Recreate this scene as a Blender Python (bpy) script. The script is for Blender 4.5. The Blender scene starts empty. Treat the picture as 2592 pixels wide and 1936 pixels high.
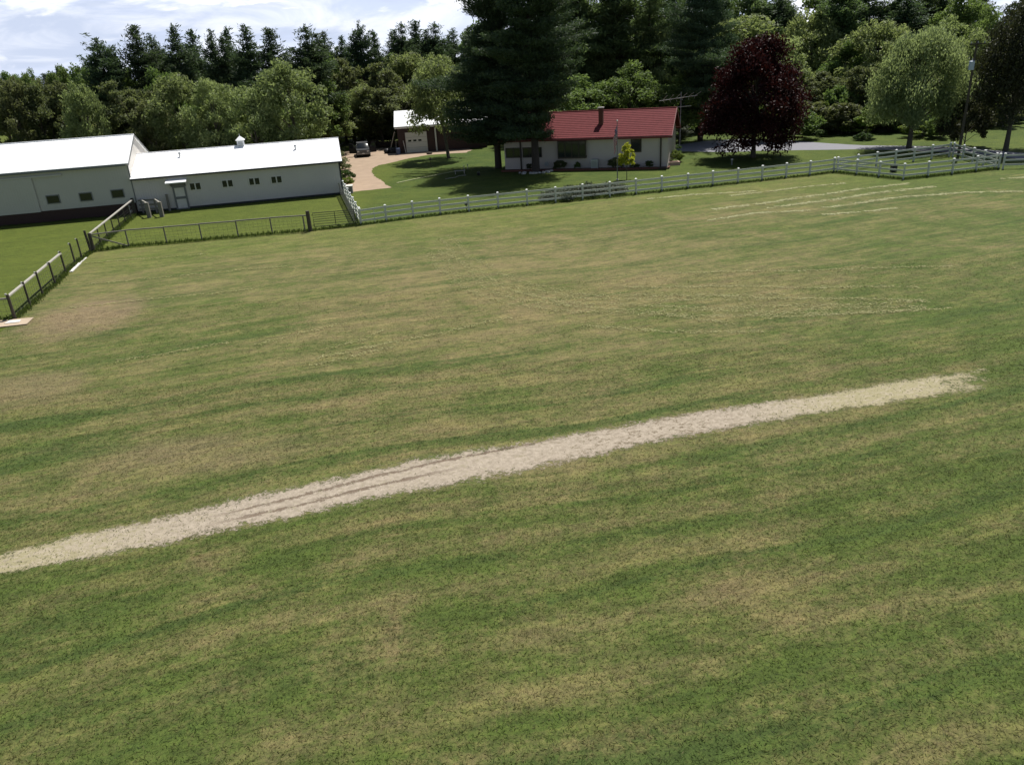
import bpy, math, random
import numpy as np
from mathutils import Vector, Matrix
R_ = math.radians
C = bpy.context.scene.collection
scene = bpy.context.scene
random.seed(7); RNG = np.random.default_rng(7)

# ------------------------------------------------------------------ camera
PW, PH, FPX = 2592.0, 1936.0, 1930.0
CAM_H, PITCH, ROLL = 12.0, R_(23.2), R_(-3.6)
_cp, _sp, _cr, _sr = math.cos(PITCH), math.sin(PITCH), math.cos(ROLL), math.sin(ROLL)
FW = np.array([0, _cp, -_sp]); _r0 = np.array([1.0, 0, 0]); _u0 = np.array([0, _sp, _cp])
RT = _cr*_r0 + _sr*_u0; UP = -_sr*_r0 + _cr*_u0; EYE = np.array([0, 0, CAM_H])
cam_d = bpy.data.cameras.new('camera'); cam = bpy.data.objects.new('camera', cam_d); C.objects.link(cam)
cam_d.sensor_fit = 'HORIZONTAL'; cam_d.sensor_width = 36; cam_d.lens = 36*FPX/PW
cam_d.clip_start = 0.5; cam_d.clip_end = 6000
cam.matrix_world = Matrix(((RT[0], UP[0], -FW[0], 0), (RT[1], UP[1], -FW[1], 0), (RT[2], UP[2], -FW[2], CAM_H), (0, 0, 0, 1)))
scene.camera = cam

# ------------------------------------------------------------------ light
SUN_EL, SUN_AZ = R_(63), R_(32)          # azimuth clockwise from +Y
EXPOSURE = 0.42
SKY = 0.05
w = bpy.data.worlds.new('World'); scene.world = w; w.use_nodes = True
wn = w.node_tree; wn.nodes.clear()
sd = bpy.data.lights.new('sun', 'SUN'); sd.energy = 4.6; sd.angle = R_(0.5); sd.color = (1, .965, .9)
so = bpy.data.objects.new('sun', sd); C.objects.link(so)
SUNV = Vector((math.sin(SUN_AZ)*math.cos(SUN_EL), math.cos(SUN_AZ)*math.cos(SUN_EL), math.sin(SUN_EL)))
so.rotation_euler = SUNV.to_track_quat('Z', 'Y').to_euler(); so.location = (20, 40, 60)
scene.view_settings.view_transform = 'Standard'; scene.view_settings.look = 'None'
scene.view_settings.gamma = 1; scene.view_settings.exposure = EXPOSURE

class NT:
    """small helper for node graphs"""
    def __init__(s, tree): s.t = tree
    def n(s, typ, ins=None, **kw):
        nd = s.t.nodes.new(typ)
        for k, v in kw.items(): setattr(nd, k, v)
        for k, v in (ins or {}).items():
            if hasattr(v, 'is_output') or isinstance(v, bpy.types.NodeSocket): s.t.links.new(v, nd.inputs[k])
            else:
                if isinstance(v, (tuple, list)) and nd.inputs[k].type == 'RGBA' and len(v) == 3: v = (*v, 1)
                nd.inputs[k].default_value = v
        return nd
    def m(s, op, a, b=None, c=None, clamp=False):
        ins = {0: a}
        if b is not None: ins[1] = b
        if c is not None: ins[2] = c
        return s.n('ShaderNodeMath', ins, operation=op, use_clamp=clamp).outputs[0]
    def mix(s, f, a, b, blend='MIX'):
        nd = s.n('ShaderNodeMix', None, data_type='RGBA', blend_type=blend)
        for i, v in ((0, f), (6, a), (7, b)):
            if isinstance(v, bpy.types.NodeSocket): s.t.links.new(v, nd.inputs[i])
            else: nd.inputs[i].default_value = (*v, 1) if isinstance(v, (tuple, list)) else v
        return nd.outputs[2]
    def noise(s, vec, scale, detail=3, rough=.55, dist=0):
        return s.n('ShaderNodeTexNoise', {'Vector': vec, 'Scale': scale, 'Detail': detail, 'Roughness': rough, 'Distortion': dist}).outputs[0]
    def ramp(s, f, lo, hi):
        return s.n('ShaderNodeMapRange', {0: f, 1: lo, 2: hi, 3: 0.0, 4: 1.0}, clamp=True, interpolation_type='SMOOTHSTEP').outputs[0]
    def vec(s, x, y, z): return s.n('ShaderNodeCombineXYZ', {0: x, 1: y, 2: z}).outputs[0]

# sky: Nishita plus broken fair weather cloud worked out from the view direction
k = NT(wn)
geo = k.n('ShaderNodeTexCoord').outputs['Generated']
sep = k.n('ShaderNodeSeparateXYZ', {0: geo})
sky = k.n('ShaderNodeTexSky', sky_type='NISHITA', sun_disc=False, sun_elevation=SUN_EL, sun_rotation=SUN_AZ,
          altitude=300, air_density=1.0, dust_density=1.2, ozone_density=1.5).outputs[0]
zz = k.m('MAXIMUM', sep.outputs[2], 0.0)
cv = k.vec(k.m('MULTIPLY', sep.outputs[0], 7.5), k.m('MULTIPLY', sep.outputs[1], 7.5), k.m('MULTIPLY', zz, 30.0))
n1 = k.noise(cv, 1.0, 8, .55, .35)
n2 = k.noise(k.vec(k.m('MULTIPLY', sep.outputs[0], 5.0), sep.outputs[1], k.m('ADD', k.m('MULTIPLY', zz, 26.0), 7.3)), 1.0, 5, .55)
nv = k.noise(k.vec(k.m('MULTIPLY', sep.outputs[0], 6.0), sep.outputs[1], k.m('ADD', k.m('MULTIPLY', zz, 22.0), 3.1)), 1.3, 6, .6, .6)
cmask = k.m('MAXIMUM', k.ramp(n1, .50, .62), k.m('MULTIPLY', k.ramp(nv, .42, .66), .55))
grey = k.ramp(n2, .42, .60)
low = k.m('SUBTRACT', 1.0, k.ramp(zz, .05, .26))
# the half of the sky towards the sun is lit through, the other half is plainer and bluer
side = k.m('ADD', k.m('MULTIPLY', sep.outputs[0], math.sin(SUN_AZ)), k.m('MULTIPLY', sep.outputs[1], math.cos(SUN_AZ)))
fwd = k.m('ADD', .22, k.m('MULTIPLY', k.ramp(side, -.35, .55), .78))
base = k.mix(k.m('MULTIPLY', low, k.m('MULTIPLY', fwd, .93)), sky, (11.2, 12.7, 16.6))
base = k.mix(k.m('MULTIPLY', k.m('MULTIPLY', grey, low), k.m('MULTIPLY', fwd, .6)), base, (8.8, 10.0, 12.4))
cl = k.mix(k.m('MULTIPLY', k.m('MULTIPLY', cmask, fwd), k.m('ADD', .25, k.m('MULTIPLY', low, .65))), base, (19.6, 19.7, 20.3))
bg = k.n('ShaderNodeBackground', {'Color': cl, 'Strength': SKY})
wn.links.new(bg.outputs[0], k.n('ShaderNodeOutputWorld').inputs[0])

# ------------------------------------------------------------------ projection helpers
def pray(px, py): return FW + (px-PW/2)/FPX*RT - (py-PH/2)/FPX*UP
def g(px, py, z=0.0):
    d = pray(px, py); p = EYE + (z-CAM_H)/d[2]*d; return Vector((p[0], p[1], z))
def proj(p):
    v = np.array(p)-EYE; z = v@FW; return (PW/2+FPX*(v@RT)/z, PH/2-FPX*(v@UP)/z)
def at_depth(px, py, Y):
    d = pray(px, py); p = EYE + Y/d[1]*d; return Vector(p)
def height(px, py, ytop):
    P = g(px, py); lo, hi = 0, 60
    for _ in range(40):
        m = (lo+hi)/2
        if proj((P.x, P.y, m))[1] > ytop: lo = m
        else: hi = m
    return lo

# ------------------------------------------------------------------ materials
MATS = {}
def mat(name):
    m = bpy.data.materials.new(name); m.use_nodes = True; m.node_tree.nodes.clear(); return m, NT(m.node_tree)
def finish(m, kk, shader, disp=None):
    o = kk.n('ShaderNodeOutputMaterial'); kk.t.links.new(shader, o.inputs[0]); return m
def simple(name, col, rough=.7, var=.15, scale=3.0, metal=0.0, bump=0.0, bscale=20, spec=.3):
    if name in MATS: return MATS[name]
    m, kk = mat(name); tc = kk.n('ShaderNodeTexCoord').outputs['Object']
    f = kk.noise(tc, scale, 5, .6)
    c = kk.mix(f, tuple(x*(1-var) for x in col), tuple(min(1, x*(1+var)) for x in col))
    ins = {'Base Color': c, 'Roughness': rough, 'Metallic': metal, 'Specular IOR Level': spec}
    if bump: ins['Normal'] = kk.n('ShaderNodeBump', {'Strength': bump, 'Distance': .02, 'Height': kk.noise(tc, bscale, 4)}).outputs[0]
    MATS[name] = finish(m, kk, kk.n('ShaderNodeBsdfPrincipled', ins).outputs[0]); return MATS[name]
def foliage(name, c1, c2, trans=.35, rough=.6, spec=.25):
    m, kk = mat(name)
    a = kk.n('ShaderNodeAttribute', attribute_name='leafv').outputs['Fac']
    rnd = kk.n('ShaderNodeObjectInfo').outputs['Random']
    c = kk.mix(a, c1, c2)
    hs = kk.n('ShaderNodeHueSaturation', {'Hue': kk.m('ADD', .485, kk.m('MULTIPLY', rnd, .03)), 'Saturation': 1.0,
              'Value': kk.m('ADD', .8, kk.m('MULTIPLY', kk.m('FRACT', kk.m('MULTIPLY', rnd, 7.31)), .42)), 'Color': c}).outputs[0]
    p = kk.n('ShaderNodeBsdfPrincipled', {'Base Color': hs, 'Roughness': rough, 'Specular IOR Level': spec}).outputs[0]
    t = kk.n('ShaderNodeBsdfTranslucent', {'Color': kk.mix(.5, hs, (c2[0]*1.2, c2[1]*1.25, c2[2]*.7))}).outputs[0]
    mx = kk.n('ShaderNodeMixShader', {0: trans, 1: p, 2: t}).outputs[0]
    return finish(m, kk, mx)

def grass_colour(kk, pos, field):
    """turf colour from ground position: mowing streaks, dry and lush patches"""
    s3 = kk.n('ShaderNodeSeparateXYZ', {0: pos}); x, y = s3.outputs[0], s3.outputs[1]
    wv = kk.m('MULTIPLY', kk.m('SUBTRACT', kk.noise(pos, .03, 2, .5), .5), 9.0)
    s = kk.m('ADD', kk.m('SUBTRACT', y, kk.m('MULTIPLY', x, .25)), wv)
    st = kk.noise(kk.vec(kk.m('MULTIPLY', x, .06), s, 0.0), .62, 5, .66, .7)
    st2 = kk.noise(kk.vec(kk.m('MULTIPLY', x, .16), s, 4.0), 1.7, 5, .66, .5)
    big = kk.noise(pos, .055, 5, .6, .6)
    mid = kk.noise(pos, .55, 6, .68, .5)
    fine = kk.noise(pos, 4.5, 5, .75, .6)
    if field:
        near = kk.ramp(y, 42.0, 18.0)
        mow = kk.m('SINE', kk.m('ADD', kk.m('MULTIPLY', s, 3.3), kk.m('MULTIPLY', st, 5.0)))
        blot = kk.noise(pos, .22, 6, .68, 1.0)
        dry = kk.m('ADD', kk.m('ADD', kk.m('MULTIPLY', st, .95), kk.m('MULTIPLY', big, .9)),
                   kk.m('ADD', kk.m('MULTIPLY', mid, .8), kk.m('MULTIPLY', st2, .95)))
        dry = kk.m('ADD', dry, kk.m('MULTIPLY', kk.m('SUBTRACT', blot, .5), 1.35))
        dry = kk.m('ADD', dry, kk.m('MULTIPLY', mow, kk.m('ADD', .03, kk.m('MULTIPLY', near, .11))))
        dry = kk.m('ADD', dry, kk.m('MULTIPLY', kk.m('SUBTRACT', fine, .5), 1.3))
        # the middle of the field is the driest, its right side the lushest
        dx = kk.m('DIVIDE', kk.m('SUBTRACT', x, 4.0), 17.0); dy = kk.m('DIVIDE', kk.m('SUBTRACT', y, 41.0), 9.0)
        cen = kk.ramp(kk.m('ADD', kk.m('MULTIPLY', dx, dx), kk.m('MULTIPLY', dy, dy)), 1.6, .1)
        dry = kk.m('ADD', dry, kk.m('MULTIPLY', cen, .20))
        dry = kk.m('SUBTRACT', dry, kk.m('MULTIPLY', kk.ramp(y, 26.0, 15.0), .14))
        dry = kk.m('SUBTRACT', dry, kk.m('MULTIPLY', kk.ramp(kk.m('SUBTRACT', x, kk.m('MULTIPLY', y, .30)), 0.0, 12.0), .22))
        f = kk.ramp(dry, 1.30, 2.52)
        c = kk.mix(f, (.063, .089, .020), (.182, .146, .072))
        yel = kk.ramp(kk.m('ADD', st2, kk.m('MULTIPLY', mid, .6)), .80, 1.06)
        c = kk.mix(kk.m('MULTIPLY', yel, .42), c, (.148, .152, .044))
        brn = kk.ramp(kk.m('ADD', blot, kk.m('MULTIPLY', st2, .6)), .88, 1.12)
        c = kk.mix(kk.m('MULTIPLY', brn, .42), c, (.172, .122, .068))
        dk = kk.ramp(kk.m('ADD', kk.m('ADD', st, kk.m('MULTIPLY', fine, .4)), kk.m('MULTIPLY', mow, kk.m('MULTIPLY', near, .05))), .68, .50)
        c = kk.mix(kk.m('MULTIPLY', dk, .55), c, (.040, .066, .019))
        c = kk.mix(kk.m('MULTIPLY', kk.ramp(s, 52.0, 62.0), .42), c, (.100, .124, .023))
        for (bx, by, rx, ry, am) in ((g(215, 800).x, g(215, 800).y, 3.4, 4.2, .85), (g(60, 985).x, g(60, 985).y, 3.0, 2.2, .5), (g(480, 1150).x, g(480, 1150).y, 4.0, 1.6, .45)):   # trampled bare patches
            ex = kk.m('DIVIDE', kk.m('SUBTRACT', x, bx), rx); ey = kk.m('DIVIDE', kk.m('SUBTRACT', y, by), ry)
            rr2 = kk.m('ADD', kk.m('ADD', kk.m('MULTIPLY', ex, ex), kk.m('MULTIPLY', ey, ey)), kk.m('MULTIPLY', kk.m('SUBTRACT', mid, .5), 2.4))
            c = kk.mix(kk.m('MULTIPLY', kk.ramp(rr2, 1.3, .0), am), c, (.190, .142, .085))
    else:
        f = kk.ramp(kk.m('ADD', kk.m('ADD', mid, big), kk.m('MULTIPLY', fine, .7)), .95, 1.85)
        c = kk.mix(f, (.038, .066, .011), (.088, .112, .020))
        c = kk.mix(kk.m('MULTIPLY', kk.ramp(st2, .52, .70), .3), c, (.130, .140, .032))
        # the small yard by the stable is drier than the house lawn
        c = kk.mix(kk.m('MULTIPLY', kk.ramp(x, -11.0, -14.0), .40), c, (.105, .122, .018))
    return c, mid, fine
def grass_material(name, field):
    m, kk = mat(name)
    pos = kk.n('ShaderNodeNewGeometry').outputs['Position']
    c, mid, fine = grass_colour(kk, pos, field)
    blade = kk.noise(pos, 13.0, 4, .78, 2.2)
    sp = kk.n('ShaderNodeSeparateXYZ', {0: pos}); sg = kk.m('SUBTRACT', sp.outputs[1], kk.m('MULTIPLY', sp.outputs[0], .25))
    comb = kk.noise(kk.vec(kk.m('MULTIPLY', sp.outputs[0], .35), sg, 9.0), 2.6, 6, .78, 1.2)
    v = kk.m('ADD', .36, kk.m('ADD', kk.m('MULTIPLY', kk.ramp(blade, .28, .74), .85), kk.m('MULTIPLY', kk.ramp(comb, .30, .70), .66 if field else .5)))
    c = kk.mix(1.0, c, kk.vec(v, v, kk.m('POWER', v, .8)), 'MULTIPLY')
    hgt = kk.m('ADD', kk.m('MULTIPLY', blade, .7), kk.m('ADD', fine, kk.m('MULTIPLY', mid, .7)))
    bm = kk.n('ShaderNodeBump', {'Strength': .55, 'Distance': .09, 'Height': hgt}).outputs[0]
    p = kk.n('ShaderNodeBsdfPrincipled', {'Base Color': c, 'Roughness': .85, 'Specular IOR Level': .12, 'Normal': bm}).outputs[0]
    return finish(m, kk, p)
def blade_material(name, field):
    m, kk = mat(name)
    g0 = kk.n('ShaderNodeNewGeometry').outputs['Position']; sp = kk.n('ShaderNodeSeparateXYZ', {0: g0})
    c, mid, fine = grass_colour(kk, kk.vec(sp.outputs[0], sp.outputs[1], 0.0), field)
    a = kk.n('ShaderNodeAttribute', attribute_name='leafv').outputs['Fac']
    v = kk.m('ADD', .88, kk.m('MULTIPLY', a, .80))
    c = kk.mix(1.0, c, kk.vec(v, v, kk.m('MULTIPLY', v, .92)), 'MULTIPLY')
    c = kk.mix(kk.m('MULTIPLY', kk.ramp(a, .62, .95), .55), c, (.30, .255, .125))
    p = kk.n('ShaderNodeBsdfPrincipled', {'Base Color': c, 'Roughness': .6, 'Specular IOR Level': .2}).outputs[0]
    t = kk.n('ShaderNodeBsdfTranslucent', {'Color': c}).outputs[0]
    return finish(m, kk, kk.n('ShaderNodeMixShader', {0: .5, 1: p, 2: t}).outputs[0])

def edge_material(name, c1, c2, soft=.35, ruts=False, scale=6.0, cover=1.0, rough=.9, nz=.55, ns=2.2, ends=.06, amax=1.0):
    """ground covering whose margin breaks up into the grass (u along, v across, 0..1)"""
    m, kk = mat(name)
    uv = kk.n('ShaderNodeUVMap', uv_map='UVMap').outputs[0]
    sv = kk.n('ShaderNodeSeparateXYZ', {0: uv}); u, v = sv.outputs[0], sv.outputs[1]
    pos = kk.n('ShaderNodeNewGeometry').outputs['Position']
    e = kk.m('SUBTRACT', 1.0, kk.m('ABSOLUTE', kk.m('SUBTRACT', kk.m('MULTIPLY', v, 2.0), 1.0)))   # 0 at margins, 1 mid
    eu = kk.m('MINIMUM', kk.m('DIVIDE', u, ends), kk.m('DIVIDE', kk.m('SUBTRACT', 1.0, u), ends))
    e = kk.m('MINIMUM', e, kk.m('MULTIPLY', eu, soft))
    nA = kk.noise(pos, ns, 5, .65); nB = kk.noise(pos, 9.0, 4, .75, .8)
    lev = kk.m('ADD', kk.m('DIVIDE', e, soft), kk.m('ADD', kk.m('MULTIPLY', kk.m('SUBTRACT', nA, .5), nz*3), kk.m('MULTIPLY', kk.m('SUBTRACT', nB, .5), nz*4)))
    nC = kk.noise(kk.vec(kk.m('MULTIPLY', u, 26.0), kk.m('MULTIPLY', v, 1.6), 0.0), 1.0, 4, .6)
    al = kk.ramp(lev, .30, .78)
    if cover < 1:
        al = kk.m('MULTIPLY', al, kk.ramp(kk.m('ADD', kk.m('MULTIPLY', nB, 1.3), kk.m('MULTIPLY', nC, .9)), 1.35-cover, 1.55-cover))
    if cover < 1: al = kk.m('MULTIPLY', al, amax)
    f = kk.noise(pos, scale, 5, .7)
    c = kk.mix(kk.ramp(f, .3, .7), c1, c2)
    hh = kk.m('ADD', kk.noise(pos, 16.0, 4, .7), kk.m('MULTIPLY', f, .6))
    if ruts:
        wob = kk.m('MULTIPLY', kk.m('SUBTRACT', kk.noise(kk.vec(kk.m('MULTIPLY', u, 30.0), 0.0, 0.0), 1.0, 3), .5), .10)
        # pale bare soil in the middle of the strip, straw and grass at its two ends
        thin = kk.m('ADD', kk.ramp(u, .24, .04), kk.ramp(u, .68, .84), clamp=True)
        nD = kk.noise(kk.vec(kk.m('MULTIPLY', u, 90.0), kk.m('MULTIPLY', v, 9.0), 2.0), 1.0, 5, .7, 1.0)
        speck = kk.ramp(kk.m('ADD', kk.m('ADD', kk.m('MULTIPLY', nB, .5), kk.m('MULTIPLY', nD, .6)), kk.m('MULTIPLY', thin, .10)), .585, .66)
        c = kk.mix(kk.m('MULTIPLY', speck, kk.m('ADD', .30, kk.m('MULTIPLY', thin, .45))), c, (.20, .185, .080))
        c = kk.mix(kk.m('MULTIPLY', thin, .40), c, (.36, .32, .20))
        dirt = kk.m('MULTIPLY', kk.ramp(kk.m('ADD', kk.m('MULTIPLY', nD, .7), kk.m('MULTIPLY', nB, .5)), .62, .70), kk.ramp(kk.m('ABSOLUTE', kk.m('SUBTRACT', u, .62)), .17, .03))
        c = kk.mix(kk.m('MULTIPLY', dirt, .8), c, (.13, .10, .065))
        for (v0, a, b) in ((.66, .20, .50), (.42, .20, .40)):
            d = kk.m('ABSOLUTE', kk.m('SUBTRACT', kk.m('ADD', v, kk.m('ADD', wob, kk.m('MULTIPLY', kk.m('SUBTRACT', u, .35), -.9 if v0 > .5 else -.6))), v0))
            line = kk.m('MULTIPLY', kk.ramp(kk.m('ADD', d, kk.m('ADD', kk.m('MULTIPLY', kk.m('SUBTRACT', nB, .5), .12), kk.m('MULTIPLY', kk.m('SUBTRACT', nD, .5), .20))), .040, .008), kk.m('MULTIPLY', kk.ramp(u, a, a+.06), kk.ramp(u, b+.05, b-.03)))
            c = kk.mix(kk.m('MULTIPLY', line, .75), c, (.105, .070, .046))
            hh = kk.m('SUBTRACT', hh, kk.m('MULTIPLY', line, 1.2))
    bm = kk.n('ShaderNodeBump', {'Strength': .5, 'Distance': .05, 'Height': hh}).outputs[0]
    p = kk.n('ShaderNodeBsdfPrincipled', {'Base Color': c, 'Roughness': rough, 'Specular IOR Level': .15, 'Normal': bm}).outputs[0]
    tr = kk.n('ShaderNodeBsdfTransparent').outputs[0]
    return finish(m, kk, kk.n('ShaderNodeMixShader', {0: al, 1: tr, 2: p}).outputs[0])

def siding(name, col, axis_scale=1.0, dirt=.12):
    """ribbed metal siding, ribs along u of the UV map in metres"""
    m, kk = mat(name)
    uv = kk.n('ShaderNodeUVMap', uv_map='UVMap').outputs[0]
    sv = kk.n('ShaderNodeSeparateXYZ', {0: uv}); u = sv.outputs[0]
    fr = kk.m('ABSOLUTE', kk.m('SUBTRACT', kk.m('FRACT', kk.m('DIVIDE', u, .23*axis_scale)), .5))
    rib = kk.ramp(fr, .36, .46)
    n = kk.noise(kk.n('ShaderNodeNewGeometry').outputs['Position'], .7, 5, .6)
    c = kk.mix(n, tuple(x*(1-dirt) for x in col), col)
    bm = kk.n('ShaderNodeBump', {'Strength': .5, 'Distance': .02, 'Height': rib}).outputs[0]
    p = kk.n('ShaderNodeBsdfPrincipled', {'Base Color': c, 'Roughness': .5, 'Specular IOR Level': .35, 'Normal': bm}).outputs[0]
    return finish(m, kk, p)

M_FIELD = grass_material('field_grass', True); M_BLADE = blade_material('turf_blades', True)
M_LAWN = grass_material('lawn_grass', False)
M_SAND = edge_material('sand', (.262, .220, .168), (.385, .328, .258), soft=.60, ruts=True, nz=.52, ns=1.6, scale=5.5, ends=.09)
M_DIRT = simple('dirt_drive', (.325, .242, .172), .95, .30, .8, bump=.5, bscale=5)
M_ASPH = simple('asphalt', (.205, .205, .225), .9, .14, 1.5, bump=.2, bscale=30)
M_WHITE = simple('white_vinyl', (.52, .54, .49), .5, .08, 2.0)
M_CAP = simple('vinyl_cap', (.85, .86, .85), .45, .04, 3.0)
M_WOOD = simple('weathered_wood', (.205, .19, .165), .9, .35, 5.0, bump=.5, bscale=30)
M_WOODD = simple('dark_post_wood', (.075, .065, .05), .95, .35, 6.0, bump=.5, bscale=30)
M_RAIL = simple('bleached_rail', (.36, .34, .30), .9, .25, 4.0, bump=.4, bscale=20)
M_WIRE = simple('wire', (.10, .10, .09), .5, .1, metal=.6)
M_GATE = simple('gate_tube', (.05, .055, .045), .5, .2, metal=.4)
M_ROOFW = simple('white_roof', (.88, .885, .89), .38, .03, .6)
M_SIDE = siding('grey_siding', (.60, .565, .53))
M_SIDE2 = siding('sunlit_gable_siding', (.72, .685, .64))  # barn siding made paler for the gable, sunlight put into the colour
M_SIDE3 = siding('green_grey_siding', (.53, .515, .465))
M_MAROON = siding('maroon_siding', (.042, .018, .018))
M_TRIMD = simple('dark_trim', (.035, .035, .035), .5, .15)
M_TRIMG = simple('grey_trim', (.17, .175, .175), .6, .1)
M_GLASS = simple('window_glass', (.018, .022, .024), .06, .05, spec=.6)
M_SHEDW = siding('shed_siding', (.034, .015, .014), 1.2)
M_STUCCO = simple('stucco', (.52, .46, .42), .9, .08, 1.2, bump=.25, bscale=25)
M_ROOFR = simple('red_roof_tile', (.135, .030, .032), .8, .35, 2.5, bump=.3, bscale=12, spec=.12)
M_ROOFRD = simple('red_fascia', (.14, .03, .03), .6, .2)
M_BRICK = simple('brown_brick', (.13, .055, .04), .9, .35, 9.0, bump=.4, bscale=18)
M_FRAMED = simple('bronze_frame', (.05, .038, .03), .5, .15)
M_BARK = simple('bark', (.060, .048, .038), .95, .4, 4.0, bump=.6, bscale=10)
M_BARKL = simple('grey_bark', (.095, .085, .065), .95, .4, 4.0, bump=.6, bscale=10)
M_STONE = simple('pale_stone', (.45, .43, .40), .9, .25, 3.0, bump=.5, bscale=9)
M_PLY = simple('plywood', (.42, .33, .24), .85, .22, 1.6)
M_BOARD = simple('painted_board', (.62, .60, .56), .8, .2, 3.0)
M_STEEL = simple('galvanised', (.38, .40, .42), .45, .15, metal=.5)
M_BLUEP = simple('blue_plastic', (.055, .085, .17), .5, .15)
M_BLACKP = simple('black_plastic', (.02, .02, .022), .5, .15)
M_TRANSF = simple('transformer_grey', (.42, .49, .58), .5, .06)
M_BRANCH = simple('dead_branches', (.09, .065, .05), .95, .3)
L_LIGHT = foliage('leaf_light', (.140, .185, .070), (.255, .305, .135), .48)
L_GREEN = foliage('leaf_green', (.085, .132, .036), (.160, .225, .072), .46)
L_DULL = foliage('leaf_dull', (.080, .098, .042), (.148, .168, .074), .48)
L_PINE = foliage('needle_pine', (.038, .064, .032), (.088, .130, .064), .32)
L_PINEL = foliage('needle_pine_lit', (.070, .110, .044), (.145, .205, .085), .42)  # lighter copy of the pine needles, sunlight mixed into the colour
L_MAPLE = foliage('leaf_maple', (.016, .0046, .0052), (.050, .0110, .0125), .20, .55, .12)
L_PALE = foliage('leaf_pale', (.165, .210, .095), (.290, .340, .170), .5)
L_DARK = foliage('leaf_dark', (.030, .036, .018), (.066, .072, .034), .25)
L_YELLOW = foliage('leaf_yellow', (.27, .31, .025), (.46, .48, .06), .45)
L_SHRUB = foliage('leaf_shrub', (.035, .070, .015), (.085, .140, .030), .3)
L_SHRUBL = foliage('leaf_shrub_light', (.09, .14, .025), (.19, .25, .05), .35)
L_JUNI = foliage('leaf_juniper', (.060, .075, .055), (.13, .15, .105), .2)
L_WEED = foliage('blade', (.055, .095, .020), (.12, .16, .040), .35)

# ------------------------------------------------------------------ mesh builder
class MB:
    def __init__(s): s.v, s.f, s.uv = [], [], []
    def add(s, vs, fs, uvs=None):
        b = len(s.v); s.v += [tuple(p) for p in vs]
        for i, f in enumerate(fs):
            s.f.append(tuple(b+j for j in f)); s.uv.append(uvs[i] if uvs else None)
    def box(s, c, sz, rz=0.0, ax=None):
        X, Y, Z = ax if ax else (Vector((math.cos(rz), math.sin(rz), 0)), Vector((-math.sin(rz), math.cos(rz), 0)), Vector((0, 0, 1)))
        c = Vector(c); a, b, d = sz[0]/2, sz[1]/2, sz[2]/2
        vs = [c+X*(i*a)+Y*(j*b)+Z*(q*d) for i in (-1, 1) for j in (-1, 1) for q in (-1, 1)]
        s.add(vs, [(0, 1, 3, 2), (4, 6, 7, 5), (0, 4, 5, 1), (2, 3, 7, 6), (0, 2, 6, 4), (1, 5, 7, 3)])
    def beam(s, p0, p1, wd, ht, up=(0, 0, 1)):
        p0, p1 = Vector(p0), Vector(p1); X = (p1-p0); L = X.length; X.normalize()
        Y = Vector(up).cross(X)
        if Y.length < 1e-4: Y = Vector((1, 0, 0)).cross(X)
        Y.normalize(); Z = X.cross(Y)
        s.box((p0+p1)/2, (L, wd, ht), ax=(X, Y, Z))
    def tube(s, pts, rs, n=8, cap=True):
        pts = [Vector(p) for p in pts]
        if not isinstance(rs, (list, tuple)): rs = [rs]*len(pts)
        vs, fs = [], []
        for i, p in enumerate(pts):
            t = (pts[min(i+1, len(pts)-1)]-pts[max(i-1, 0)]).normalized()
            a = t.cross(Vector((0, 0, 1)));
            if a.length < .05: a = t.cross(Vector((1, 0, 0)))
            a.normalize(); b = t.cross(a)
            vs += [p+(a*math.cos(2*math.pi*q/n)+b*math.sin(2*math.pi*q/n))*rs[i] for q in range(n)]
        for i in range(len(pts)-1):
            for q in range(n):
                fs.append((i*n+q, i*n+(q+1) % n, (i+1)*n+(q+1) % n, (i+1)*n+q))
        if cap: fs += [tuple(range(n)), tuple((len(pts)-1)*n+q for q in reversed(range(n)))]
        s.add(vs, fs)
    def prism(s, poly, d):
        """poly: list of Vector, d: extrusion Vector"""
        n = len(poly); vs = [Vector(p) for p in poly]+[Vector(p)+Vector(d) for p in poly]
        s.add(vs, [tuple(range(n)), tuple(range(2*n-1, n-1, -1))]+[(i, i+n, (i+1) % n+n, (i+1) % n) for i in range(n)])
    def blob(s, c, r, n=8, m=5, jit=.15, rnd=random):
        c = Vector(c); vs = [c+Vector((0, 0, r[2]))]; fs = []
        for i in range(1, m):
            th = math.pi*i/m
            for q in range(n):
                ph = 2*math.pi*q/n; kx = 1+rnd.uniform(-jit, jit)
                vs.append(c+Vector((r[0]*math.sin(th)*math.cos(ph)*kx, r[1]*math.sin(th)*math.sin(ph)*kx, r[2]*math.cos(th)*kx)))
        vs.append(c-Vector((0, 0, r[2]))); L = len(vs)-1
        for q in range(n): fs.append((0, 1+q, 1+(q+1) % n))
        for i in range(m-2):
            for q in range(n): fs.append((1+i*n+q, 1+(i+1)*n+q, 1+(i+1)*n+(q+1) % n, 1+i*n+(q+1) % n))
        for q in range(n): fs.append((L, 1+(m-2)*n+(q+1) % n, 1+(m-2)*n+q))
        s.add(vs, fs)
    def build(s, name, material, parent=None, label=None, smooth=False):
        o0 = origin(parent) if parent else Vector((0, 0, 0))
        me = bpy.data.meshes.new(name); me.from_pydata([tuple(Vector(p)-o0) for p in s.v], [], s.f)
        if any(s.uv):
            l = me.uv_layers.new(name='UVMap'); i = 0
            for f, u in zip(s.f, s.uv):
                for q in range(len(f)):
                    l.data[i].uv = u[q] if u else (0, 0); i += 1
        me.materials.append(material)
        if smooth: me.polygons.foreach_set('use_smooth', [True]*len(me.polygons))
        o = bpy.data.objects.new(name, me); C.objects.link(o)
        if parent: o.parent = parent
        if label: o['label'] = label
        return o
def origin(o):
    p = Vector((0, 0, 0))
    while o: p += o.location; o = o.parent
    return p
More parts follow.
